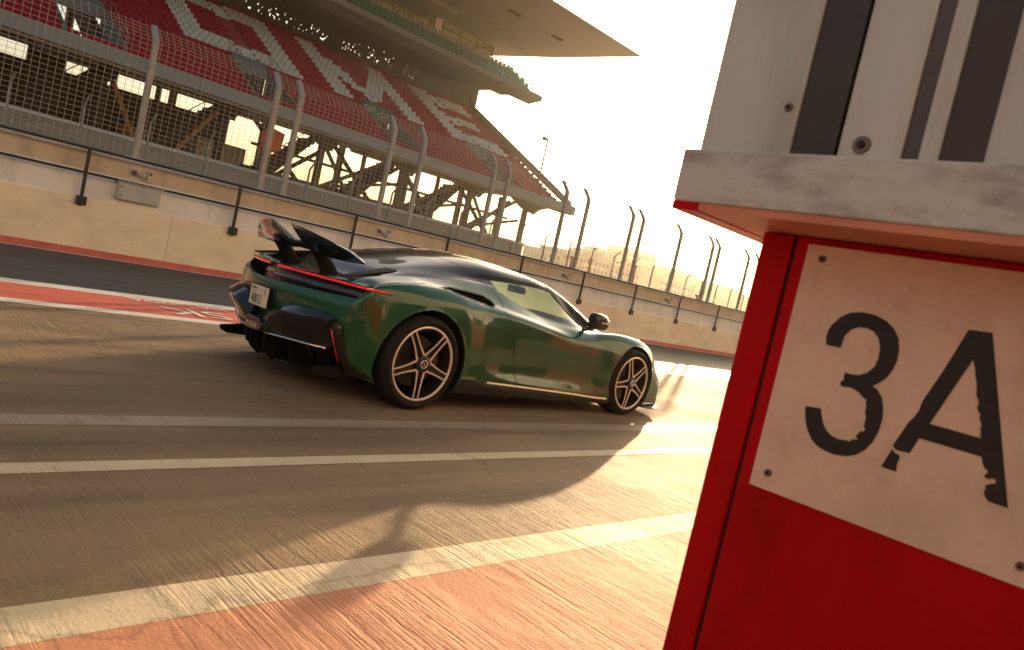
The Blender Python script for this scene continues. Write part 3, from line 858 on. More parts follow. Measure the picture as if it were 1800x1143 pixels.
# ------------------------------------------------------------------ sports car (local: x forward from rear axle, y left, z up)
car = thing('sports_car', 'dark green low sports coupe with a raised black rear wing', 'car', (3.551, 5.210, 0), R(.9975))
def pchip(xs, ys, q):
    xs, ys, q = np.array(xs, float), np.array(ys, float), np.asarray(q, float)
    h = np.diff(xs); d = np.diff(ys)/h; n = len(xs); mm = np.zeros(n)
    for i in range(1, n-1):
        if d[i-1]*d[i] > 0:
            w1, w2 = 2*h[i]+h[i-1], h[i]+2*h[i-1]
            mm[i] = (w1+w2)/(w1/d[i-1]+w2/d[i])
    mm[0], mm[-1] = d[0], d[-1]
    k = np.clip(np.searchsorted(xs, q)-1, 0, n-2)
    t = (q-xs[k])/h[k]
    return ((1+2*t)*(1-t)**2*ys[k]+t*(1-t)**2*h[k]*mm[k]+t*t*(3-2*t)*ys[k+1]+t*t*(t-1)*h[k]*mm[k+1])
# feature lines: (s, w, z)
LN = [
 [(-.36,.70,.16),(0,.72,.14),(1.2,.72,.12),(2.4,.72,.10),(3.1,.70,.10),(3.36,.66,.10)],                                   # 0 floor edge
 [(-.36,.905,.165),(0,.95,.16),(.4,.945,.155),(1.13,.93,.135),(1.8,.925,.122),(2.39,.935,.113),(2.75,.94,.112),(3.0,.93,.112),(3.2,.89,.112),(3.40,.85,.112)],
 [(-.40,.890,.215),(-.2,.95,.24),(0,.972,.262),(.4,.967,.262),(.7,.957,.246),(1.3,.945,.217),(1.8,.943,.192),(2.37,.952,.164),(2.745,.962,.17),(3.0,.942,.17),(3.2,.905,.16),(3.41,.855,.135)],
 [(-.545,.825,.30),(-.38,.925,.37),(0,.984,.40),(.3,.974,.39),(.6,.948,.37),(.9,.926,.35),(1.3,.914,.33),(1.8,.914,.31),(2.1,.924,.31),(2.4,.950,.32),(2.745,.970,.34),(3.0,.955,.32),(3.2,.912,.27),(3.40,.860,.20)],
 [(-.635,.752,.53),(-.5,.880,.58),(-.35,.945,.61),(0,.985,.63),(.3,.972,.61),(.6,.943,.57),(.9,.922,.55),(1.3,.909,.52),(1.8,.908,.47),(2.1,.920,.47),(2.4,.952,.49),(2.745,.974,.51),(3.0,.958,.47),(3.2,.912,.40),(3.42,.845,.31)],
 [(-.605,.772,.655),(-.5,.882,.72),(-.3,.94,.79),(0,.958,.815),(.3,.952,.795),(.6,.928,.73),(.9,.917,.70),(1.3,.915,.655),(1.8,.912,.585),(2.1,.922,.575),(2.4,.945,.605),(2.745,.958,.62),(3.0,.942,.575),(3.2,.885,.485),(3.42,.815,.385)],
 [(-.565,.795,.752),(-.48,.862,.838),(-.3,.878,.890),(-.1,.876,.913),(.1,.878,.914),(.25,.882,.902),(.45,.886,.865),(.63,.890,.822),(.87,.893,.797),(1.13,.898,.768),(1.5,.905,.715),(1.8,.905,.668),(2.1,.908,.665),(2.4,.916,.698),(2.745,.922,.708),(3.0,.905,.662),(3.2,.852,.565),(3.43,.775,.43)],
 [(-.50,.802,.825),(-.4,.800,.872),(-.2,.795,.905),(0,.79,.925),(.25,.795,.922),(.45,.80,.908),(.63,.805,.888),(.87,.81,.858),(1.13,.818,.822),(1.5,.832,.770),(1.8,.84,.744),(2.05,.842,.742),(2.28,.846,.768),(2.52,.852,.782),(2.83,.848,.762),(3.0,.838,.725),(3.15,.815,.672),(3.3,.775,.60),(3.46,.715,.47)],
 [(-.60,.66,.832),(-.42,.665,.895),(-.25,.665,.925),(-.1,.66,.946),(.22,.66,.976),(.6,.66,.998),(.78,.672,.990),(.87,.69,.972),(1.13,.74,.888),(1.4,.765,.828),(1.73,.775,.797),(1.93,.777,.780),(2.1,.765,.764),(2.3,.75,.765),(2.52,.74,.766),(2.83,.73,.735),(3.0,.71,.705),(3.3,.62,.60),(3.55,.53,.47)],
 [(-.66,.56,.828),(-.55,.58,.842),(-.4,.60,.895),(-.1,.61,.962),(.22,.612,.998),(.6,.622,1.015),(.87,.645,1.005),(1.13,.668,.972),(1.4,.676,.945),(1.7,.678,.905),(1.95,.685,.838),(2.1,.695,.785),(2.3,.69,.760),(2.6,.67,.745),(2.9,.63,.705),(3.3,.52,.595),(3.62,.43,.48)],
 [(-.70,.45,.826),(-.55,.49,.836),(-.4,.52,.872),(-.2,.545,.945),(0,.56,.992),(.4,.575,1.030),(.8,.588,1.043),(1.15,.588,1.056),(1.45,.578,1.060),(1.7,.585,1.028),(2.0,.612,.872),(2.1,.622,.825),(2.25,.632,.775),(2.5,.60,.750),(2.9,.55,.702),(3.3,.45,.60),(3.67,.36,.485)],
 [(-.745,.30,.826),(-.55,.37,.834),(-.4,.43,.862),(-.2,.445,.955),(0,.46,1.015),(.4,.475,1.082),(.94,.485,1.133),(1.39,.49,1.128),(1.69,.505,1.092),(2.06,.555,.955),(2.33,.61,.818),(2.5,.56,.768),(2.9,.46,.703),(3.3,.38,.61),(3.70,.30,.50)],
 [(-.775,.17,.826),(-.55,.27,.834),(-.42,.30,.858),(-.22,.30,.958),(.09,.30,1.05),(.43,.30,1.126),(.94,.30,1.188),(1.39,.30,1.166),(1.81,.31,1.100),(2.31,.34,.940),(2.6,.34,.815),(2.72,.33,.772),(3.0,.29,.708),(3.3,.25,.64),(3.76,.18,.50)],
 [(-.79,0,.826),(-.55,0,.834),(-.42,0,.862),(-.22,0,.972),(.09,0,1.066),(.43,0,1.143),(.94,0,1.205),(1.39,0,1.188),(1.81,0,1.124),(2.31,0,.970),(2.65,0,.832),(2.80,0,.765),(3.0,0,.725),(3.3,0,.655),(3.78,0,.505)],
]
NL = len(LN)
VA, VB, VMIN, VMAX = -.25, 2.95, -.8, 3.8
def line_at(i, v):
    k = LN[i]; s0, s1 = k[0][0], k[-1][0]
    s = np.where(v < VA, VA+(v-VA)*(VA-s0)/(VA-VMIN), np.where(v > VB, VB+(v-VB)*(s1-VB)/(VMAX-VB), v))
    xs = [p[0] for p in k]
    return s, pchip(xs, [p[1] for p in k], s), pchip(xs, [p[2] for p in k], s)
NV, SUB = 520, 9
vv = np.linspace(VMIN, VMAX, NV)
P = np.zeros((NV, NL, 3))
for i in range(NL):
    P[:, i, 0], P[:, i, 1], P[:, i, 2] = line_at(i, vv)
# centripetal Catmull-Rom across the section
def across(P):
    ext = np.concatenate([2*P[:, :1]-P[:, 1:2], P, P[:, -2:-1]*np.array([1, -1, 1])], axis=1)
    out, us = [], []
    for i in range(NL-1):
        p0, p1, p2, p3 = ext[:, i], ext[:, i+1], ext[:, i+2], ext[:, i+3]
        d = lambda a, b: np.sqrt(np.maximum(np.linalg.norm(b-a, axis=1), 1e-4))[:, None]
        t0 = 0; t1 = d(p0, p1); t2 = t1+d(p1, p2); t3 = t2+d(p2, p3)
        for j in range(SUB):
            t = t1+(t2-t1)*j/SUB
            a1 = (t1-t)/(t1-t0)*p0+(t-t0)/(t1-t0)*p1
            a2 = (t2-t)/(t2-t1)*p1+(t-t1)/(t2-t1)*p2
            a3 = (t3-t)/(t3-t2)*p2+(t-t2)/(t3-t2)*p3
            b1 = (t2-t)/(t2-t0)*a1+(t-t0)/(t2-t0)*a2
            b2 = (t3-t)/(t3-t1)*a2+(t-t1)/(t3-t1)*a3
            out.append((t2-t)/(t2-t1)*b1+(t-t1)/(t2-t1)*b2); us.append(i+j/SUB)
    out.append(P[:, -1]); us.append(NL-1.)
    return np.stack(out, axis=1), np.array(us)
G, US = across(P)                    # NV x NU x 3 : s, w, z
# smooth lightly along the length to kill facets
for _ in range(2):
    G[1:-1] = .25*G[:-2]+.5*G[1:-1]+.25*G[2:]
NU = G.shape[1]
S_, W_, Z_ = G[..., 0], G[..., 1], G[..., 2]
# side intake recess
def intake_mask(s, z, u):
    zu = np.interp(s, [.12, .28, .6, .70, .735], [.922, .934, .920, .890, .866])
    zl = np.interp(s, [.12, .28, .42, .69, .735], [.918, .900, .878, .846, .858])
    return (s > .13) & (s < .735) & (z > zl) & (z < zu) & (u > 6.02) & (u < 7.95)
UU = np.broadcast_to(US[None, :], S_.shape)
# wheel arches
ARCH = [(0., .353, .405), (2.745, .3335, .372)]
inside = np.zeros(S_.shape, int)-1
for k, (cs, cz, cr) in enumerate(ARCH):
    r_ = np.hypot(S_-cs, Z_-cz)
    inside[(r_ < cr) & (UU < 6.3)] = k
def sidepoint(s, z, ulo=1., uhi=10.):
    """point on the flank at length s and height z -> (s, w, z)"""
    lo, hi = int(ulo*SUB), int(uhi*SUB)+1
    d = (S_[:, lo:hi]-s)**2+(Z_[:, lo:hi]-z)**2
    ii = np.argpartition(d.ravel(), 6)[:6]
    ww = 1/(d.ravel()[ii]+1e-7)
    return (s, float((W_[:, lo:hi].ravel()[ii]*ww).sum()/ww.sum()), z)
def region(s, w, z, u):
    if u < 2.0 and .36 < s < 2.45: return 'sill'
    if u > 8 and u < 10 and s > .86+max(0, (1.02-z))*.12 and s < 2.03-(z-.785)*1.50: return 'glass'
    if u > 8 and s >= .86 and s < 2.12 and (u < 10 or (s > 1.62 and u < 11)): return 'pillar'
    if 10 <= u < 11 and 2.1 < s < 2.36: return 'pillar'
    if u >= 11 and 1.62+.25*w < s < 2.74-.45*w*w*2.2: return 'screen'
    if 10 <= u < 10+.5*min(1, max(0, (s-.45)/.4)) and s < 1.75: return 'pillar'
    if u >= 8 and s < 1.9: return 'roof'
    if 6 < u < 8 and .14 < s < .72 and np.interp(s, [.14, .28, .42, .55, .69, .73], [.922, .903, .880, .863, .845, .858]) < z < np.interp(s, [.14, .28, .45, .6, .70, .73], [.921, .933, .931, .920, .891, .862]): return 'intake'
    return 'body'
faces = {}
cent = .25*(G[:-1, :-1]+G[1:, :-1]+G[1:, 1:]+G[:-1, 1:])
ucent = .5*(US[:-1]+US[1:])
snapped = {}
vert_in = inside
G2 = G.copy()
for j in range(NV):
    for i in range(NU):
        k = vert_in[j, i]
        if k >= 0:
            cs, cz, cr = ARCH[k]
            ds, dz = G[j, i, 0]-cs, G[j, i, 2]-cz
            r_ = max(1e-4, math.hypot(ds, dz))
            if cr-r_ < .045:
                G2[j, i, 0] = cs+ds*cr/r_; G2[j, i, 2] = cz+dz*cr/r_
for j in range(NV-1):
    for i in range(NU-1):
        q4 = (vert_in[j, i], vert_in[j+1, i], vert_in[j+1, i+1], vert_in[j, i+1])
        if min(q4) >= 0: continue
        c = cent[j, i]
        rg = region(c[0], c[1], c[2], ucent[i])
        faces.setdefault(rg, []).append((j*NU+i, (j+1)*NU+i, (j+1)*NU+i+1, j*NU+i+1))
Vr = [(p[0], -p[1], p[2]) for p in G2.reshape(-1, 3)]
Vl = [(p[0], p[1], p[2]) for p in G2.reshape(-1, 3)]
def shell_part(name, rg, m, parent=car, side=0):
    mb = MB()
    fs = faces.get(rg, [])
    used = sorted({i for f in fs for i in f}); mp = {o: n for n, o in enumerate(used)}
    if side <= 0: mb.add([Vr[i] for i in used], [tuple(mp[i] for i in f) for f in fs])
    if side >= 0: mb.add([Vl[i] for i in used], [tuple(mp[i] for i in f[::-1]) for f in fs])
    me = mb.build(name, m, parent, smooth=True, recalc=False)
    bm = bmesh.new(); bm.from_mesh(me.data)
    bmesh.ops.remove_doubles(bm, verts=bm.verts, dist=.0004)
    bmesh.ops.recalc_face_normals(bm, faces=bm.faces)
    for f in bm.faces: f.smooth = True
    bm.to_mesh(me.data); bm.free()
    return me
body = shell_part('body', 'body', MT['paint'])
shell_part('roof', 'roof', MT['roofblk'])
shell_part('sill', 'sill', MT['carbon'], side=-1); shell_part('sill', 'sill', MT['carbon'], side=1)
for sd in (-1, 1):
    shell_part('window_pillar', 'pillar', MT['trim'], side=sd)
    shell_part('side_window', 'glass', MT['carglass'], side=sd)
    rows = []
    for s in np.linspace(.118, .742, 40):
        zu = np.interp(s, [.118, .28, .45, .6, .70, .742], [.921, .937, .935, .924, .895, .860])
        zl = np.interp(s, [.118, .28, .42, .55, .69, .742], [.919, .899, .876, .859, .841, .856])
        rr = []
        for f in np.linspace(0, 1, 13):
            p = sidepoint(s, zl+(zu-zl)*f, 6.0, 8.0)
            dp = np.interp(s, [.118, .35, .72, .742], [0, .04, .09, .02])*min(1, math.sin(math.pi*f)*2.2)-.0025
            rr.append((p[0], sd*(p[1]-dp), p[2]-dp*.2))
        rows.append(rr)
    MB().grid(rows).build('side_intake', MT['trim'], car, smooth=True)
    for zfn in (0, 1):
        pts_ = []
        for s in np.linspace(.118, .742, 30):
            zu = np.interp(s, [.118, .28, .45, .6, .70, .742], [.921, .937, .935, .924, .895, .860])
            zl = np.interp(s, [.118, .28, .42, .55, .69, .742], [.919, .899, .876, .859, .841, .856])
            p = sidepoint(s, zu if zfn else zl, 6.0, 8.0); pts_.append((p[0], sd*p[1], p[2]))
        MB().tube(pts_, .0045, 6).build('intake_rim', MT['paint'], car, smooth=True)
shell_part('windscreen', 'screen', MT['windscreen'])
# arch lips and liners
for (cs, cz, cr), nm in zip(ARCH, 'rf'):
    for sd in (-1, 1):
        lip, liner = [], []
        for a in np.linspace(-2.15, 2.15, 80):
            s, z = cs+cr*math.sin(a), cz+cr*math.cos(a)
            if z < .13: continue
            _, w, _ = sidepoint(cs+(cr+.004)*math.sin(a), max(.14, cz+(cr+.004)*math.cos(a)), 0.6, 6.6)
            lip.append([(s, sd*(w+.001), z), (cs+(cr-.004)*math.sin(a), sd*(w-.006), cz+(cr-.004)*math.cos(a)), (cs+(cr-.003)*math.sin(a), sd*(w-.016), cz+(cr-.003)*math.cos(a))])
            liner.append([(cs+(cr-.003)*math.sin(a), sd*(w-.015), cz+(cr-.002)*math.cos(a)), (cs+(cr+.0)*math.sin(a), sd*.5, cz+(cr+.0)*math.cos(a)), (cs, sd*.5, cz)])
        MB().grid(lip).build('arch_lip', MT['paint'], car, smooth=True)
        MB().grid(liner).build('wheel_well', MT['satin'], car)
# floor pan and cabin shell so light does not leak under the body
MB().box(-.35, 3.3, -.72, .72, .115, .14).build('floor_pan', MT['satin'], car)
MB().box(-.3, .55, -.55, .55, .14, .82).build('engine_bay', MT['satin'], car)
MB().box(2.35, 3.2, -.5, .5, .14, .62).build('front_bay', MT['satin'], car)
# --- wheels
def wheel(cs, cz, R_, rim, wid, wout, sd, a0):
    wh = bpy.data.objects.new('wheel', None); col.objects.link(wh); wh.parent = car
    wh.location = (cs, sd*wout, cz)
    o = sd
    ty = MB().lathe([(rim, -.012), (rim+.012, .002), (rim+.03, .007), ((R_+rim)/2, .012), (R_-.03, .004), (R_-.012, -.012), (R_-.002, -.035), (R_, -.06), (R_, -wid+.05), (R_-.012, -wid+.01), (R_-.05, -wid), (rim, -wid+.02)], 96, sy=o)
    ty.build('tyre', MT['tyre'], wh, smooth=True)
    g = MB()
    for yy in (-.09, -.14, -.19): g.lathe([(R_+.0006, yy), (R_-.008, yy-.001), (R_-.008, yy-.009), (R_+.0006, yy-.01)], 72, sy=o)
    MB().lathe([(rim+.004, -.004), (rim-.004, .001), (rim-.012, -.003), (rim-.014, -.014)], 96, sy=o).build('rim_lip', MT['copper'], wh, smooth=True)
    MB().lathe([(rim-.013, -.012), (rim-.024, -.03), (rim-.03, -.10), (rim-.05, -.2), (rim-.05, -wid+.02)], 72, sy=o).build('rim_barrel', MT['rimblack'], wh, smooth=True)
    MB().lathe([(.02, -.205), (rim-.05, -.205)], 48, sy=o).build('rim_back', MT['satin'], wh)
    MB().lathe([(.05, -.115), (.09, -.113), (.19, -.113), (.192, -.118), (.192, -.145), (.05, -.145)], 64, sy=o).build('brake_disc', MT['disc'], wh, autos=40)
    cal = MB()
    prof = []
    for a in np.linspace(.35, 1.35, 12):
        sa, ca = math.sin(a+.55), math.cos(a+.55)
        prof.append([(r_*sa, o*y, r_*ca) for r_, y in ((.118, -.09), (.205, -.09), (.215, -.1), (.215, -.16), (.118, -.16), (.118, -.09))])
    cal.grid(prof).build('brake_caliper', MT['disc'], wh, autos=40)
    for k in range(5):
        a = R(a0+72*k)
        er, et = (math.sin(a), math.cos(a)), (math.cos(a), -math.sin(a))
        def pt(r_, t_, y): return (er[0]*r_+et[0]*t_, o*y, er[1]*r_+et[1]*t_)
        blk, cop = MB(), MB()
        for s2 in (-1, 1):
            stn = [(.055, .034, -.012, .0105), (.09, .031, -.011, .0085), (.13, .026, -.008, .0072), (.19, .0225, -.005, .0064), (rim-.006, .023, -.003, .0068)]
            top, bot = [], []
            for r_, c_, y, hw in stn:
                c_ = s2*c_
                cop_l = [pt(r_, c_-hw, y), pt(r_, c_+hw, y)]
                top.append([pt(r_, c_-hw, y), pt(r_, c_-hw+.002, y+.003), pt(r_, c_+hw-.002, y+.003), pt(r_, c_+hw, y)])
                bot.append([pt(r_, c_-hw-.001, y-.0005), pt(r_, c_-hw*1.25, y-.045), pt(r_, c_+hw*1.25, y-.045), pt(r_, c_+hw+.001, y-.0005)])
            cop.grid(top); blk.grid(bot)
        web = []
        for r_, c_, y, hw in [(.05, .034, -.012, 0), (.09, .031, -.011, 0), (.13, .026, -.008, 0), (.19, .0225, -.005, 0), (rim-.006, .023, -.003, 0)]:
            web.append([pt(r_, -c_, y-.016), pt(r_, c_, y-.016)])
        blk.grid(web)
        sp_ = blk.build('spoke', MT['rimblack'], wh, recalc=True)
        cop.build('spoke_face', MT['copper'], sp_, smooth=False)
    MB().lathe([(.001, .004), (.045, .004), (.062, -.004), (.066, -.03), (.05, -.07)], 36, sy=o).build('hub', MT['rimblack'], wh, autos=35)
    MB().lathe([(.024, .004), (.026, .009), (.031, .009), (.033, .004)], 36, sy=o).build('centre_cap_ring', MT['alu'], wh, smooth=True)
    em = MB()
    for dz in (-.009, 0, .009): em.box(-.004+dz*.2, .007-abs(dz)*.3, min(o*.004, o*.007), max(o*.004, o*.007), dz-.0035, dz+.0035)
    em.box(-.007, -.002, min(o*.004, o*.007), max(o*.004, o*.007), -.013, .014)
    em.build('centre_emblem', MT['alu'], wh)
    nb = MB()
    for k in range(5):
        a = R(a0+36+72*k); nb.tube([(math.sin(a)*.048, 0, math.cos(a)*.048), (math.sin(a)*.048, o*.006, math.cos(a)*.048)], .006, 6)
    nb.build('hub_bolts', MT['satin'], wh)
for sd in (-1, 1):
    wheel(0, .353, .353, .277, .33, .968, sd, -34 if sd < 0 else 34)
    wheel(2.745, .3335, .3335, .265, .26, .955, sd, -24 if sd < 0 else 24)
# --- ribbons on the flank
def ribbon(name, pts, wd, m, side=-1, off_=.0018, parent=None, ulo=1., uhi=10., th=.002):
    mb = MB(); rows = []
    P3 = []
    for s, z in pts:
        q_ = sidepoint(s, z, ulo, uhi); P3.append(Vector((q_[0], side*q_[1], q_[2])))
    # resample
    Q = []
    for a, b in zip(P3[:-1], P3[1:]):
        n = max(1, int((b-a).length/.03))
        for k in range(n):
            c = a.lerp(b, k/n); q_ = sidepoint(c.x, c.z, ulo, uhi); Q.append(Vector((q_[0], side*q_[1], q_[2])))
    Q.append(P3[-1])
    for i, p in enumerate(Q):
        d = (Q[min(i+1, len(Q)-1)]-Q[max(i-1, 0)]).normalized()
        nrm = Vector((0, side, .25)).normalized()
        t_ = d.cross(nrm).normalized(); nn = t_.cross(d).normalized()
        if nn.y*side < 0: nn = -nn
        rows.append([p-t_*wd/2-nn*th, p-t_*wd/2+nn*off_, p+t_*wd/2+nn*off_, p+t_*wd/2-nn*th])
    return mb.grid(rows).build(name, m, parent or car, smooth=False)
for sd in (-1, 1):
    gl = [(s, float(pchip([p[0] for p in LN[2]], [p[2] for p in LN[2]], np.array([s]))[0])) for s in np.linspace(.70, 2.372, 14)]
    ribbon('sill_pinstripe', gl, .015, MT['copper'], sd, .004, th=.004)
    dc = [(.913, .846), (.87, .80)] if False else []
    ribbon('door_gap', [(.812, .826), (.855, .79), (.895, .738), (.965, .58), (1.012, .416), (1.04, .318), (1.085, .22), (1.17, .127)], .0095, MT['satin'], sd, .0008)
    ribbon('quarter_gap', [(.78, .99), (.83, .93), (.86, .88), (.84, .845)], .006, MT['satin'], sd, .0006, ulo=5.5, uhi=8.2)
    ribbon('window_trim', [(2.03-(z-.785)*1.5, z) for z in np.linspace(.80, 1.03, 6)], .016, MT['trim'], sd, .002, ulo=7.9, uhi=10.3)
    ribbon('fender_gap', [(2.235, .755), (2.34, .735), (2.44, .706), (2.53, .65)], .005, MT['satin'], sd, .0006, ulo=2, uhi=7.3)
# the quarter gap carried up over the roof
mb = MB(); rows = []
for i in range(int(8*SUB), NU):
    s = np.interp(US[i], [8, 9, 10, 11, 12, 13], [.775, .735, .69, .60, .50, .44])
    jv = int(np.argmin(np.abs(S_[:, i]-s))); p = G2[jv, i]
    rows.append([(p[0]-.003, -p[1]*1.0008, p[2]+.0012), (p[0]+.003, -p[1]*1.0008, p[2]+.0012)])
mb.grid(rows).build('roof_gap', MT['satin'], car)
# badge
q_ = sidepoint(.47, .275)
Mx = Matrix.Translation((.475, -q_[1]-.004, .275)) @ Matrix.Rotation(R(90), 4, 'X')
text_mesh('badge', 'pininfarina', .034, MT['alu'], car, Mx, .0015, shear=.35)
# --- door mirror
for sd in (-1, 1):
    mr = bpy.data.objects.new('door_mirror', None); col.objects.link(mr); mr.parent = car
    mr.location = (1.905, sd*1.03, .892); mr.scale = (.95, sd*-.95, 1.0); mr.rotation_euler = (0, 0, sd*R(24))
    rows = []
    for k, (dx, sc, dz) in enumerate([(-.095, .93, .0), (-.09, 1.0, .0), (-.03, 1.0, -.002), (.03, .90, -.008), (.065, .66, -.016), (.082, .3, -.022), (.085, .03, -.022)]):
        ring = []
        for a in np.linspace(0, 2*math.pi, 21):
            cy, cz_ = math.cos(a), math.sin(a)
            e = .62
            y_ = math.copysign(abs(cy)**e, cy)*.098*sc; z_ = math.copysign(abs(cz_)**e, cz_)*.068*sc
            if z_ < 0: z_ *= .92+.22*(y_ < 0)
            ring.append((dx-y_*.12, -y_*1.0, z_+dz+y_*.10))
        rows.append(ring)
    MB().grid(rows).build('mirror_housing', MT['carbon'], mr, smooth=True)
    MB().add([(x_+.012, y_*.92, z_*.9) for x_, y_, z_ in rows[0][:-1]], [tuple(range(20))]).build('mirror_glass', MT['mirrorglass'], mr)
    MB().grid([[(x_*1.0+.001, y_*1.02, -.012+z0) for (x_, y_, z_) in (rows[2][j], rows[3][j], rows[4][j])] for j in (0,) for z0 in (0,)]+[[(x_*1.0+.001, y_*1.02, .002) for (x_, y_, z_) in (rows[2][j], rows[3][j], rows[4][j])] for j in (0,)]).build('mirror_indicator', MT['copper'], mr)
    MB().tube([(-.01, .05, -.045), (-.02, .13, -.085), (-.03, .25, -.11)], [.022, .017, .026], 10).build('mirror_arm', MT['carbon'], mr, smooth=True)
# --- rear end, built for the right side and mirrored
def both(fn):
    for sd in (-1, 1): fn(sd)
def M3(pts, sd): return [(s, sd*w, z) for s, w, z in pts]
def smoothgrid(rows, nu=6, nv=8):
    A = np.array(rows, float)
    def up_(A, n):
        k = np.arange(A.shape[0]); q = np.linspace(0, A.shape[0]-1, (A.shape[0]-1)*n+1)
        B = np.zeros((len(q),)+A.shape[1:])
        for b in range(A.shape[1]):
            for c in range(3): B[:, b, c] = pchip(k, A[:, b, c], q) if A.shape[0] > 2 else np.interp(q, k, A[:, b, c])
        return B
    A = up_(A, nu)
    A = np.swapaxes(up_(np.swapaxes(A, 0, 1), nv), 0, 1)
    return A.tolist()
def full_row(half):      # half from centre outwards -> full from right to left
    r_ = [(s, -w, z) for s, w, z in half[::-1]]
    return r_+[(s, w, z) for s, w, z in half[1:]]
FLK = lambda s, z, o: (s, sidepoint(s, z, 2., 7.)[1]+o, z)
tail_rows = [
 [(-.785,0,.724),(-.765,.2,.725),(-.710,.4,.728),(-.632,.6,.734),(-.586,.74,.740),(-.552,.812,.748), FLK(-.49,.785,-.012), FLK(-.42,.805,-.012)],
 [(-.820,0,.722),(-.800,.2,.723),(-.745,.4,.727),(-.665,.6,.733),(-.615,.74,.739),(-.573,.826,.747), FLK(-.50,.782,.003), FLK(-.40,.800,-.001)],
 [(-.826,0,.714),(-.806,.2,.715),(-.751,.4,.719),(-.672,.6,.725),(-.622,.742,.731),(-.580,.827,.739), FLK(-.50,.772,.003), FLK(-.40,.790,-.001)],
 [(-.834,0,.665),(-.815,.2,.665),(-.761,.4,.667),(-.684,.6,.672),(-.636,.745,.676),(-.596,.824,.682), FLK(-.515,.705,.003), FLK(-.41,.715,-.001)],
 [(-.832,0,.605),(-.814,.2,.605),(-.762,.4,.605),(-.688,.6,.606),(-.640,.745,.608),(-.602,.815,.612), FLK(-.53,.625,.003), FLK(-.42,.63,-.001)],
 [(-.815,0,.545),(-.800,.2,.545),(-.755,.4,.546),(-.690,.6,.548),(-.645,.745,.550),(-.612,.803,.550), FLK(-.545,.55,.003), FLK(-.43,.55,-.001)],
 [(-.76,0,.400),(-.755,.2,.400),(-.725,.4,.400),(-.670,.6,.400),(-.630,.72,.405),(-.600,.785,.415), FLK(-.545,.42,.003), FLK(-.45,.42,-.001)]]
tp = MB().grid(smoothgrid([full_row(r_) for r_ in tail_rows], 5, 5)).build('tail_panel', MT['paint'], car, autos=38)
LIP = [(-.772,0,.832),(-.750,.2,.832),(-.695,.4,.830),(-.628,.6,.829),(-.574,.74,.827),(-.530,.815,.826)]
up_rows = [
 [(s, w, z-.004) for s, w, z in LIP],
 [(s+.045, w*.985, z-.016) for s, w, z in LIP],
 [(s+.085, w*.97, .785) for s, w, z in LIP],
 [(s+.075, w*.97, .742) for s, w, z in LIP],
 [(-.775,0,.7235),(-.755,.2,.7245),(-.700,.4,.7275),(-.622,.6,.7335),(-.576,.74,.7395),(-.545,.812,.7475)]]
MB().grid(smoothgrid([full_row(r_) for r_ in up_rows], 4, 5)).build('rear_recess', MT['carbon'], car, autos=40)
# fin-like lip over the lights
fl_rows = [[(s+.16, w*.95, z+.020) for s, w, z in LIP], [(s+.02, w, z+.016) for s, w, z in LIP], [(s-.012, w*1.005, z+.008) for s, w, z in LIP], [(s-.004, w*1.0, z-.001) for s, w, z in LIP], [(s+.05, w*.985, z-.012) for s, w, z in LIP]]
MB().grid(smoothgrid([full_row(r_) for r_ in fl_rows], 3, 5)).build('tail_lip', MT['carbon'], car, smooth=True)
def lights(sd):
    k = np.array([(-.782,.05,.830),(-.760,.2,.829),(-.705,.4,.827),(-.638,.6,.826),(-.584,.74,.824),(-.54,.818,.823)]+[(s_, sidepoint(s_, z_, 4., 7.)[1]+.003, z_) for s_, z_ in ((-.47, .824), (-.42, .824), (-.36, .822))])
    t_ = np.arange(len(k)); q = np.linspace(0, len(k)-1, 40)
    C = np.stack([pchip(t_, k[:, c], q) for c in range(3)], 1)
    rows = []
    for i, p in enumerate(C):
        d = C[min(i+1, 39)]-C[max(i-1, 0)]; d = d/np.linalg.norm(d)
        n = np.array([d[1], -d[0], 0]); n = n if n[0] < 0 or n[1] > 0 else -n
        hh = .0075 if i < 27 else .006*(39-i)/12+.0015
        o_ = .012
        rows.append([tuple(p+n*.0+np.array([0, 0, hh])), tuple(p+n*o_+np.array([0, 0, hh*.7])), tuple(p+n*o_+np.array([0, 0, -hh*.9])), tuple(p+n*.0+np.array([0, 0, -hh*1.2]))])
    rows = [[(a, sd*b, c) for a, b, c in r_] for r_ in rows]
    MB().grid(rows).build('tail_light', MT['taillight'], car, autos=50)
both(lights)
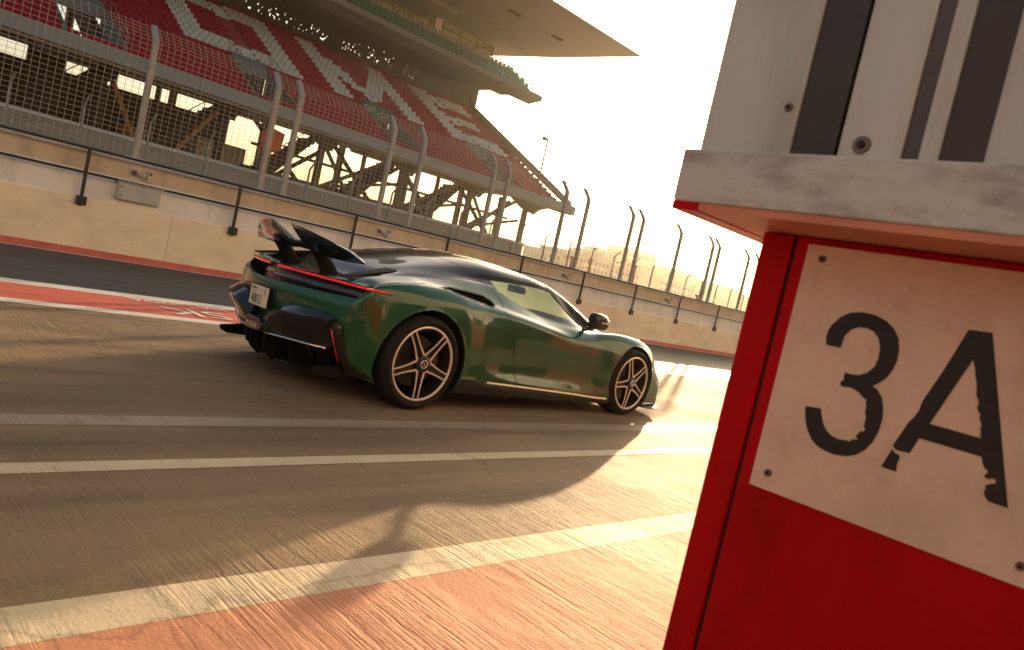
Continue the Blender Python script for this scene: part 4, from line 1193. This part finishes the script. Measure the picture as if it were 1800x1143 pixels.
# black bumper: upper shelf, face, corner, reflector, bright bar
RIDGE = [(-.850,.10,.432),(-.878,.20,.470),(-.895,.32,.528),(-.862,.46,.541),(-.802,.60,.546),(-.712,.735,.550)]
def bumper(sd):
    top = [(s+.075, w*.99, z+.055) for s, w, z in RIDGE]; top[0] = (-.79, .09, .475); top[1] = (-.80, .19, .53); top[2] = (-.80, .31, .588); top[5] = (-.652, .742, .575)
    rows = [top, [(s+.012, w, z+.004) for s, w, z in RIDGE], RIDGE, [(s+.008, w, z-.03) for s, w, z in RIDGE],
            [(-.855,.12,.37),(-.845,.21,.40),(-.835,.32,.42),(-.795,.46,.432),(-.735,.60,.440),(-.672,.742,.445)],
            [(-.835,.15,.342),(-.815,.24,.345),(-.790,.34,.348),(-.755,.46,.350),(-.705,.58,.352),(-.632,.712,.355)]]
    MB().grid(smoothgrid([M3(r_, sd) for r_ in rows], 4, 6)).build('rear_bumper', MT['carbon'], car, autos=35)
    # corner face wrapping to the wheel arch
    c_rows = [[(-.625,.745,.562),(-.655,.772,.556),(-.690,.752,.552),(-.700,.736,.550)],
              [(-.640,.785,.53),(-.668,.772,.50),(-.680,.752,.49),(-.685,.740,.49)],
              [(-.600,.803,.42),(-.625,.782,.40),(-.640,.760,.39),(-.645,.740,.39)],
              [(-.540,.830,.298),(-.565,.806,.28),(-.575,.780,.27),(-.580,.745,.27)],
              [(-.38,.904,.208),(-.44,.86,.20),(-.50,.80,.198),(-.53,.74,.20)]]
    MB().grid(smoothgrid([M3(r_, sd) for r_ in c_rows], 4, 4)).build('bumper_corner', MT['carbon'], car, smooth=True)
    MB().tube(M3([(-.693,.750,.50),(-.668,.752,.44),(-.630,.754,.36),(-.588,.756,.275)], sd), [.004, .008, .007, .003], 8).build('rear_reflector', MT['reflector'], car, smooth=True)
    MB().tube(M3([(-.846,.165,.338),(-.828,.25,.342),(-.785,.38,.346),(-.735,.52,.349),(-.660,.685,.353)], sd), .0085, 8).build('bumper_bar', MT['alu'], car, smooth=True)
    # diffuser cavity and lip
    d_rows = [[(-.83,.15,.335),(-.815,.24,.338),(-.79,.34,.342),(-.755,.46,.345),(-.705,.58,.347),(-.632,.712,.35)],
              [(-.60,.15,.26),(-.60,.24,.27),(-.58,.34,.27),(-.56,.46,.27),(-.52,.58,.26),(-.50,.70,.25)],
              [(-.35,.15,.14),(-.35,.24,.14),(-.35,.34,.14),(-.35,.46,.14),(-.35,.58,.14),(-.35,.70,.15)]]
    MB().grid(smoothgrid([M3(r_, sd) for r_ in d_rows], 4, 3)).build('diffuser', MT['satin'], car, smooth=True)
    lp = M3([(-.785,.06,.235),(-.70,.13,.145),(-.64,.24,.138),(-.575,.42,.155),(-.545,.56,.183),(-.53,.68,.208),(-.47,.80,.198),(-.385,.89,.188)], sd)
    rows = []
    for (a, b, c) in lp: rows.append([(a, b, c+.006), (a-.004, b, c), (a, b, c-.006), (a+.30, b*.97, max(.125, c-.05))])
    MB().grid(rows).build('diffuser_lip', MT['carbon'], car)
    MB().tube(lp, .0035, 6).build('lip_edge', MT['alu'] if False else MT['disc'], car, smooth=True)
    for w, se in ((.11, -.81), (.33, -.73), (.56, -.63)):
        sec = [(se+.06, .33), (se, .30), (se+.01, .19), (se+.08, .135), (-.35, .12), (-.35, .16), (-.6, .32)]
        MB().quadprism([(s, sd*w-.007, z) for s, z in sec], [(s, sd*w+.007, z) for s, z in sec]).build('diffuser_fin', MT['satin'], car)
    sec = [(-.70, .34), (-.66, .20), (-.35, .14), (-.35, .34)]
    MB().tube(M3([(-.70,.50,.335),(-.68,.52,.29),(-.60,.46,.235)], sd), .006, 6).build('diffuser_rib', MT['disc'], car, smooth=True)
both(bumper)
for sd in (-1, 1):
    MB().quadprism([(-.76, sd*.70-.02, .225), (-.75, sd*.70-.02, .185), (-.70, sd*.70-.02, .165), (-.42, sd*.74-.02, .15), (-.42, sd*.74-.02, .26)], [(-.76, sd*.70+.02, .225), (-.75, sd*.70+.02, .185), (-.70, sd*.70+.02, .165), (-.42, sd*.74+.02, .15), (-.42, sd*.74+.02, .26)]).build('side_strake', MT['satin'], car)
# centre lamp housing (hexagon) with four LEDs
hx = [(-.10, .43), (.10, .43), (.15, .385), (.13, .325), (-.13, .325), (-.15, .385)]
h_ = MB().quadprism([(-.872, y*.86, .378+(z-.378)*.86) for y, z in hx], [(-.78, y*1.12, .378+(z-.378)*1.1) for y, z in hx]).build('lamp_housing', MT['carbon'], car, bevel=.006)
for y in (-.066, -.022, .022, .066):
    MB().box(-.8785, -.872, y-.015, y+.015, .352, .384).build('rear_led', MT['led'], h_, bevel=.002)
MB().box(-.72, -.4, -.15, .15, .16, .325).build('diffuser_tunnel', MT['satin'], car)
# number plate
npl = MB().box(-.864, -.856, -.130, .130, .505, .652).build('number_plate', MT['plate'], car, bevel=.003)
MB().box(-.856, -.80, -.134, .134, .501, .656).build('plate_surround', MT['satin'], car, bevel=.003)
RP = lambda y, z: Matrix.Translation((-.865, y, z)) @ Matrix.Rotation(R(-90), 4, 'Z') @ Matrix.Rotation(R(90), 4, 'X')
text_mesh('plate_lettering', '48012', .098, MT['sign_black'], npl, RP(.022, .552), .0006, sx=.62)
text_mesh('plate_lettering', 'E', .058, MT['sign_black'], npl, RP(-.088, .617), .0006, sx=.8)
text_mesh('plate_lettering', 'DUBAI', .027, MT['sign_black'], npl, RP(.078, .630), .0006, sx=.9)
text_mesh('plate_lettering', 'دبي', .02, MT['sign_black'], npl, RP(.078, .61), .0006)
# --- rear wing, raised
TE = [(-.640,.0,1.030),(-.650,.085,1.030),(-.800,.135,1.146),(-.785,.28,1.135),(-.745,.42,1.110),(-.685,.55,1.078),(-.625,.66,1.040),(-.560,.765,.985)]
LE = [(-.560,.0,.985),(-.560,.085,.985),(-.585,.135,.975),(-.560,.28,.968),(-.535,.42,.965),(-.515,.55,.968),(-.505,.66,.974),(-.535,.765,.980)]
def wingrow(f, o):
    out = []
    for a, b in zip(LE, TE):
        p = np.array(a)*(1-f)+np.array(b)*f
        th = o*(.030*math.sin(math.pi*min(1, f*1.0))**.8+.003)*(1 if a[1] < .7 else .3)
        ch = np.array(b)-np.array(a); n = np.array([-ch[2], 0, ch[0]]); n = n/ (np.linalg.norm(n)+1e-6)
        out.append(tuple(p+n*th*-1))
    return out
loop = [(f, 1) for f in (0, .06, .2, .4, .6, .8, .94, 1)]+[(f, -.35) for f in (1, .8, .6, .4, .2, .06, 0)]
rows = [full_row(wingrow(f, o)) for f, o in loop]
rows.append(rows[0])
wg = MB().grid(rows).build('rear_wing', MT['wingdark'], car, autos=45)
for sd in (-1, 1):
    st = []
    for f in np.linspace(0, 1, 8):
        s = -.475-.085*f-.05*math.sin(math.pi*f*.5)+.02*math.sin(math.pi*f); z = .825+.165*f; w = .275
        ch = .165-.02*f
        st.append([(s-ch*.5, sd*w-.004, z), (s-ch*.2, sd*w-.017, z), (s+ch*.2, sd*w-.018, z), (s+ch*.5, sd*w, z), (s+ch*.2, sd*w+.018, z), (s-ch*.2, sd*w+.017, z), (s-ch*.5, sd*w-.004, z)])
    MB().grid(st).build('wing_strut', MT['trim'], car, autos=40)
    MB().quadprism([(-.10, sd*.45, .948), (-.10, sd*.56, .958), (-.62, sd*.66, .86), (-.62, sd*.60, .86)], [(-.10, sd*.45, .985), (-.10, sd*.56, .975), (-.62, sd*.66, .868), (-.62, sd*.60, .868)]).build('deck_vent', MT['trim'], car)
# --- front splitter
for sd in (-1, 1):
    MB().quadprism([(3.02, sd*.60, .075), (3.16, sd*.965, .075), (3.34, sd*.945, .075), (3.50, sd*.80, .075), (3.66, sd*.5, .075)], [(3.02, sd*.60, .095), (3.16, sd*.965, .095), (3.34, sd*.945, .095), (3.50, sd*.80, .095), (3.66, sd*.5, .095)]).build('front_splitter', MT['alu'], car)
    MB().box(3.1, 3.44, min(sd*.55, sd*.84), max(sd*.55, sd*.84), .0952, .16).build('splitter_mount', MT['satin'], car)
# --- cabin
MB().box(.55, 2.4, -.62, .62, .16, .50).build('cabin_floor', MT['interior'], car)
rows = [[(1.62, y, .60) for y in (-.68, 0, .68)], [(1.66, y, .70+.02*(y == 0)) for y in (-.68, 0, .68)], [(1.80, y, .735) for y in (-.68, 0, .68)], [(2.3, y, .74) for y in (-.62, 0, .62)]]
MB().grid(smoothgrid(rows, 4, 4)).build('dashboard', MT['interior2'], car, smooth=True)
MB().box(.55, .70, -.60, .60, .5, .86).build('rear_bulkhead', MT['interior'], car, bevel=.03)
for y in (-.34, .34):
    rows = [[(.78, y-.2, .50), (.72, y-.23, .62), (.66, y-.20, .82), (.66, y-.11, .90)], [(.86, y-.1, .5), (.78, y-.1, .64), (.72, y-.1, .82), (.69, y-.06, .93)], [(.86, y+.1, .5), (.78, y+.1, .64), (.72, y+.1, .82), (.69, y+.06, .93)], [(.78, y+.2, .50), (.72, y+.23, .62), (.66, y+.20, .82), (.66, y+.11, .90)]]
    MB().grid(smoothgrid(rows, 3, 3)).build('seat', MT['interior2'], car, smooth=True)
sw = MB(); ring = [(1.56-.05*math.cos(a), .34+.175*math.sin(a), .70+.155*math.cos(a)) for a in np.linspace(0, 2*math.pi, 33)]
sw.tube(ring, .014, 8, caps=False); sw.build('steering_wheel', MT['interior'], car, smooth=True)
MB().quadprism([(1.80, -.135, .962), (1.80, .115, .962), (1.80, .11, 1.036), (1.80, -.13, 1.036)], [(1.85, -.11, .97), (1.85, .09, .97), (1.85, .085, 1.03), (1.85, -.105, 1.03)]).build('rear_view_mirror', MT['plastic_dark'], car, bevel=.012)
MB().tube([(1.84, -.01, 1.02), (1.86, 0, 1.095)], .014, 8).build('mirror_stalk', MT['plastic_dark'], car)
MB().grid(smoothgrid([[(1.45, y, 1.105-.25*y*y) for y in (-.48, -.24, 0, .24, .48)], [(1.0, y, 1.15-.3*y*y) for y in (-.48, -.24, 0, .24, .48)], [(.62, y, 1.11-.3*y*y) for y in (-.48, -.24, 0, .24, .48)]], 3, 2)).build('headliner', MT['interior'], car, smooth=True)
# ------------------------------------------------------------------ far buildings, hill and masts
winmesh = MB().box(-.75, .75, -.06, .25, 0, 1.7).build('window', MT['bld_win'])
col.objects.unlink(winmesh)
def far_building(x0, x1, y, h, floors, bays, label, m='bld', dome=False, canopy=False):
    t = thing('far_building', label, 'building', ((x0+x1)/2, y, 0))
    hw = (x1-x0)/2
    MB().box(-hw, hw, 0, 14, 0, h).build('wall', MT[m], t)
    MB().box(-hw-.3, hw+.3, -.4, 14.3, h, h+.7).build('parapet', MT[m], t)
    for f in range(floors):
        for b in range(bays):
            w = inst(winmesh, 'window', t, (-hw+(b+.5)*2*hw/bays, 0, 2.2+f*(h-2)/floors))
            w.scale = ((2*hw/bays)*.32, 1, (h-2)/floors*.32)
    if dome:
        MB().lathe([(0.01, 0), (hw*.35, -.6), (hw*.6, -1.8), (hw*.75, -3.2)], 24).build('roof_tmp', MT[m]) if False else None
        d = MB()
        for i in range(8):
            a0, a1 = math.pi*i/8, math.pi*(i+1)/8
            r0, r1 = hw*.62, 2.6
            d.quadprism([(-r0*math.cos(a0), 1, h+.7), (-r0*math.cos(a1), 1, h+.7), (-r0*math.cos(a1), 1, h+.7+r1*math.sin(a1)), (-r0*math.cos(a0), 1, h+.7+r1*math.sin(a0))],
                        [(-r0*math.cos(a0), 12, h+.7), (-r0*math.cos(a1), 12, h+.7), (-r0*math.cos(a1), 12, h+.7+r1*math.sin(a1)), (-r0*math.cos(a0), 12, h+.7+r1*math.sin(a0))])
        d.build('vaulted_roof', MT[m], t)
    if canopy:
        MB().quadprism([(-hw-3, -3, h+2.2), (hw+2, -3, h+3.2), (hw+2, -3, h+3.8), (-hw-3, -3, h+2.6)], [(-hw-3, 10, h+2.2), (hw+2, 10, h+3.2), (hw+2, 10, h+3.8), (-hw-3, 10, h+2.6)]).build('canopy', MT['stand_fascia'], t)
        for s in (-.8, 0, .8): MB().box(hw*s-.25, hw*s+.25, -1, -.5, h, h+3).build('canopy_post', MT[m], t)
far_building(220, 230, 202, 12.6, 4, 4, 'small pale flat-roofed block at the far end of the terrace')
far_building(227, 236, 198, 10.4, 3, 3, 'pinkish low block in front of the pale terrace', 'bld_pink')
far_building(230.5, 243, 203, 14.4, 4, 5, 'pale four-storey block left of the vaulted building')
far_building(243.5, 262, 204, 14.8, 4, 7, 'pale building with a rounded vaulted roof', dome=True)
far_building(262.5, 284, 203, 13.2, 4, 8, 'pale terrace building under a thin white canopy roof', canopy=True)
far_building(318, 350, 214, 14.5, 4, 10, 'pale stepped building at the foot of the brown hill')
far_building(352, 382, 218, 11.0, 3, 9, 'long low pale building near the red pillar')
far_building(377, 410, 284, 31, 7, 9, 'flat-topped pale block rising above the brown hill')
far_building(352, 374, 282, 26, 6, 6, 'pale block left of the flat-topped one on the hill')
far_building(428, 470, 286, 26.5, 6, 10, 'long pale block on the hill behind the right fence posts')
# hill
def ridge(x):
    pts = [(336, 3), (350, 19), (368, 22), (380, 24), (400, 25), (416, 24), (450, 24), (480, 24), (515, 20.5), (560, 17), (640, 13), (760, 10)]
    return float(np.interp(x, [p[0] for p in pts], [p[1] for p in pts]))
rows = []
for j, f in enumerate((0, .25, .5, .75, .9, 1.0, 1.0, .6, 0)):
    y = 232+j*7
    rows.append([(x, y+3*math.sin(x*.09+j), max(0, ridge(x)*f+(random.uniform(-.5, .5) if 0 < f else 0))) for x in np.arange(330, 765, 3.0)])
o = MB().grid(rows).build('hill', MT['hill'], smooth=True)
tag(o, kind='structure')
MB
for (x, y, h, lb) in ((73.3, 60, 10.3, 'thin lattice mast standing left of the far buildings'), (86.7, 60, 10.2, 'thin pale mast in front of the brown hill')):
    t = thing('light_mast', lb, 'mast', (x, y, 0))
    MB().tube([(0, 0, 0), (0, 0, h)], [.10, .04], 6).build('pole', MT['galv'], t)
    MB().bar((-1.2, 0, h*.62), (0, 0, h*.6), .05).build('arm', MT['galv'], t)
for i, (x, y, h, w, lb) in enumerate(((39.5, 34, 3.0, .14, 'orange marker post beside the end of the beige wall'), (41.5, 34, 3.2, .18, 'orange marker post under the tip of the grandstand'),
                              (46.8, 34, 3.6, .16, 'orange marker post in front of the vaulted building'), (56.3, 34, 2.6, .3, 'red marker board close to the red pillar'))):
    t = thing('marker_post', lb, 'marker post', (x, y, 0))
    MB().box(-w/2, w/2, -.06, .06, 0, h).build('pole', MT['orange'], t, bevel=.02)
    MB().box(-w, w, -.07, .07, h, h+.12).build('top_cap', MT['orange'], t)
# ------------------------------------------------------------------ warm evening haze in the air
hz = MB().box(-520, 1320, -520, 1320, -1.1, 34.0).build('haze', MT['sand'])
hm = bpy.data.materials.new('haze_air'); hm.use_nodes = True
hm.node_tree.nodes.clear()
ho = hm.node_tree.nodes.new('ShaderNodeOutputMaterial'); hv = hm.node_tree.nodes.new('ShaderNodeVolumePrincipled')
hv.inputs['Color'].default_value = (.95, .90, .80, 1)
hv.inputs['Density'].default_value = .00020
hv.inputs['Anisotropy'].default_value = .78
hm.node_tree.links.new(hv.outputs[0], ho.inputs['Volume'])
hz.data.materials.clear(); hz.data.materials.append(hm)
tag(hz, kind='stuff')
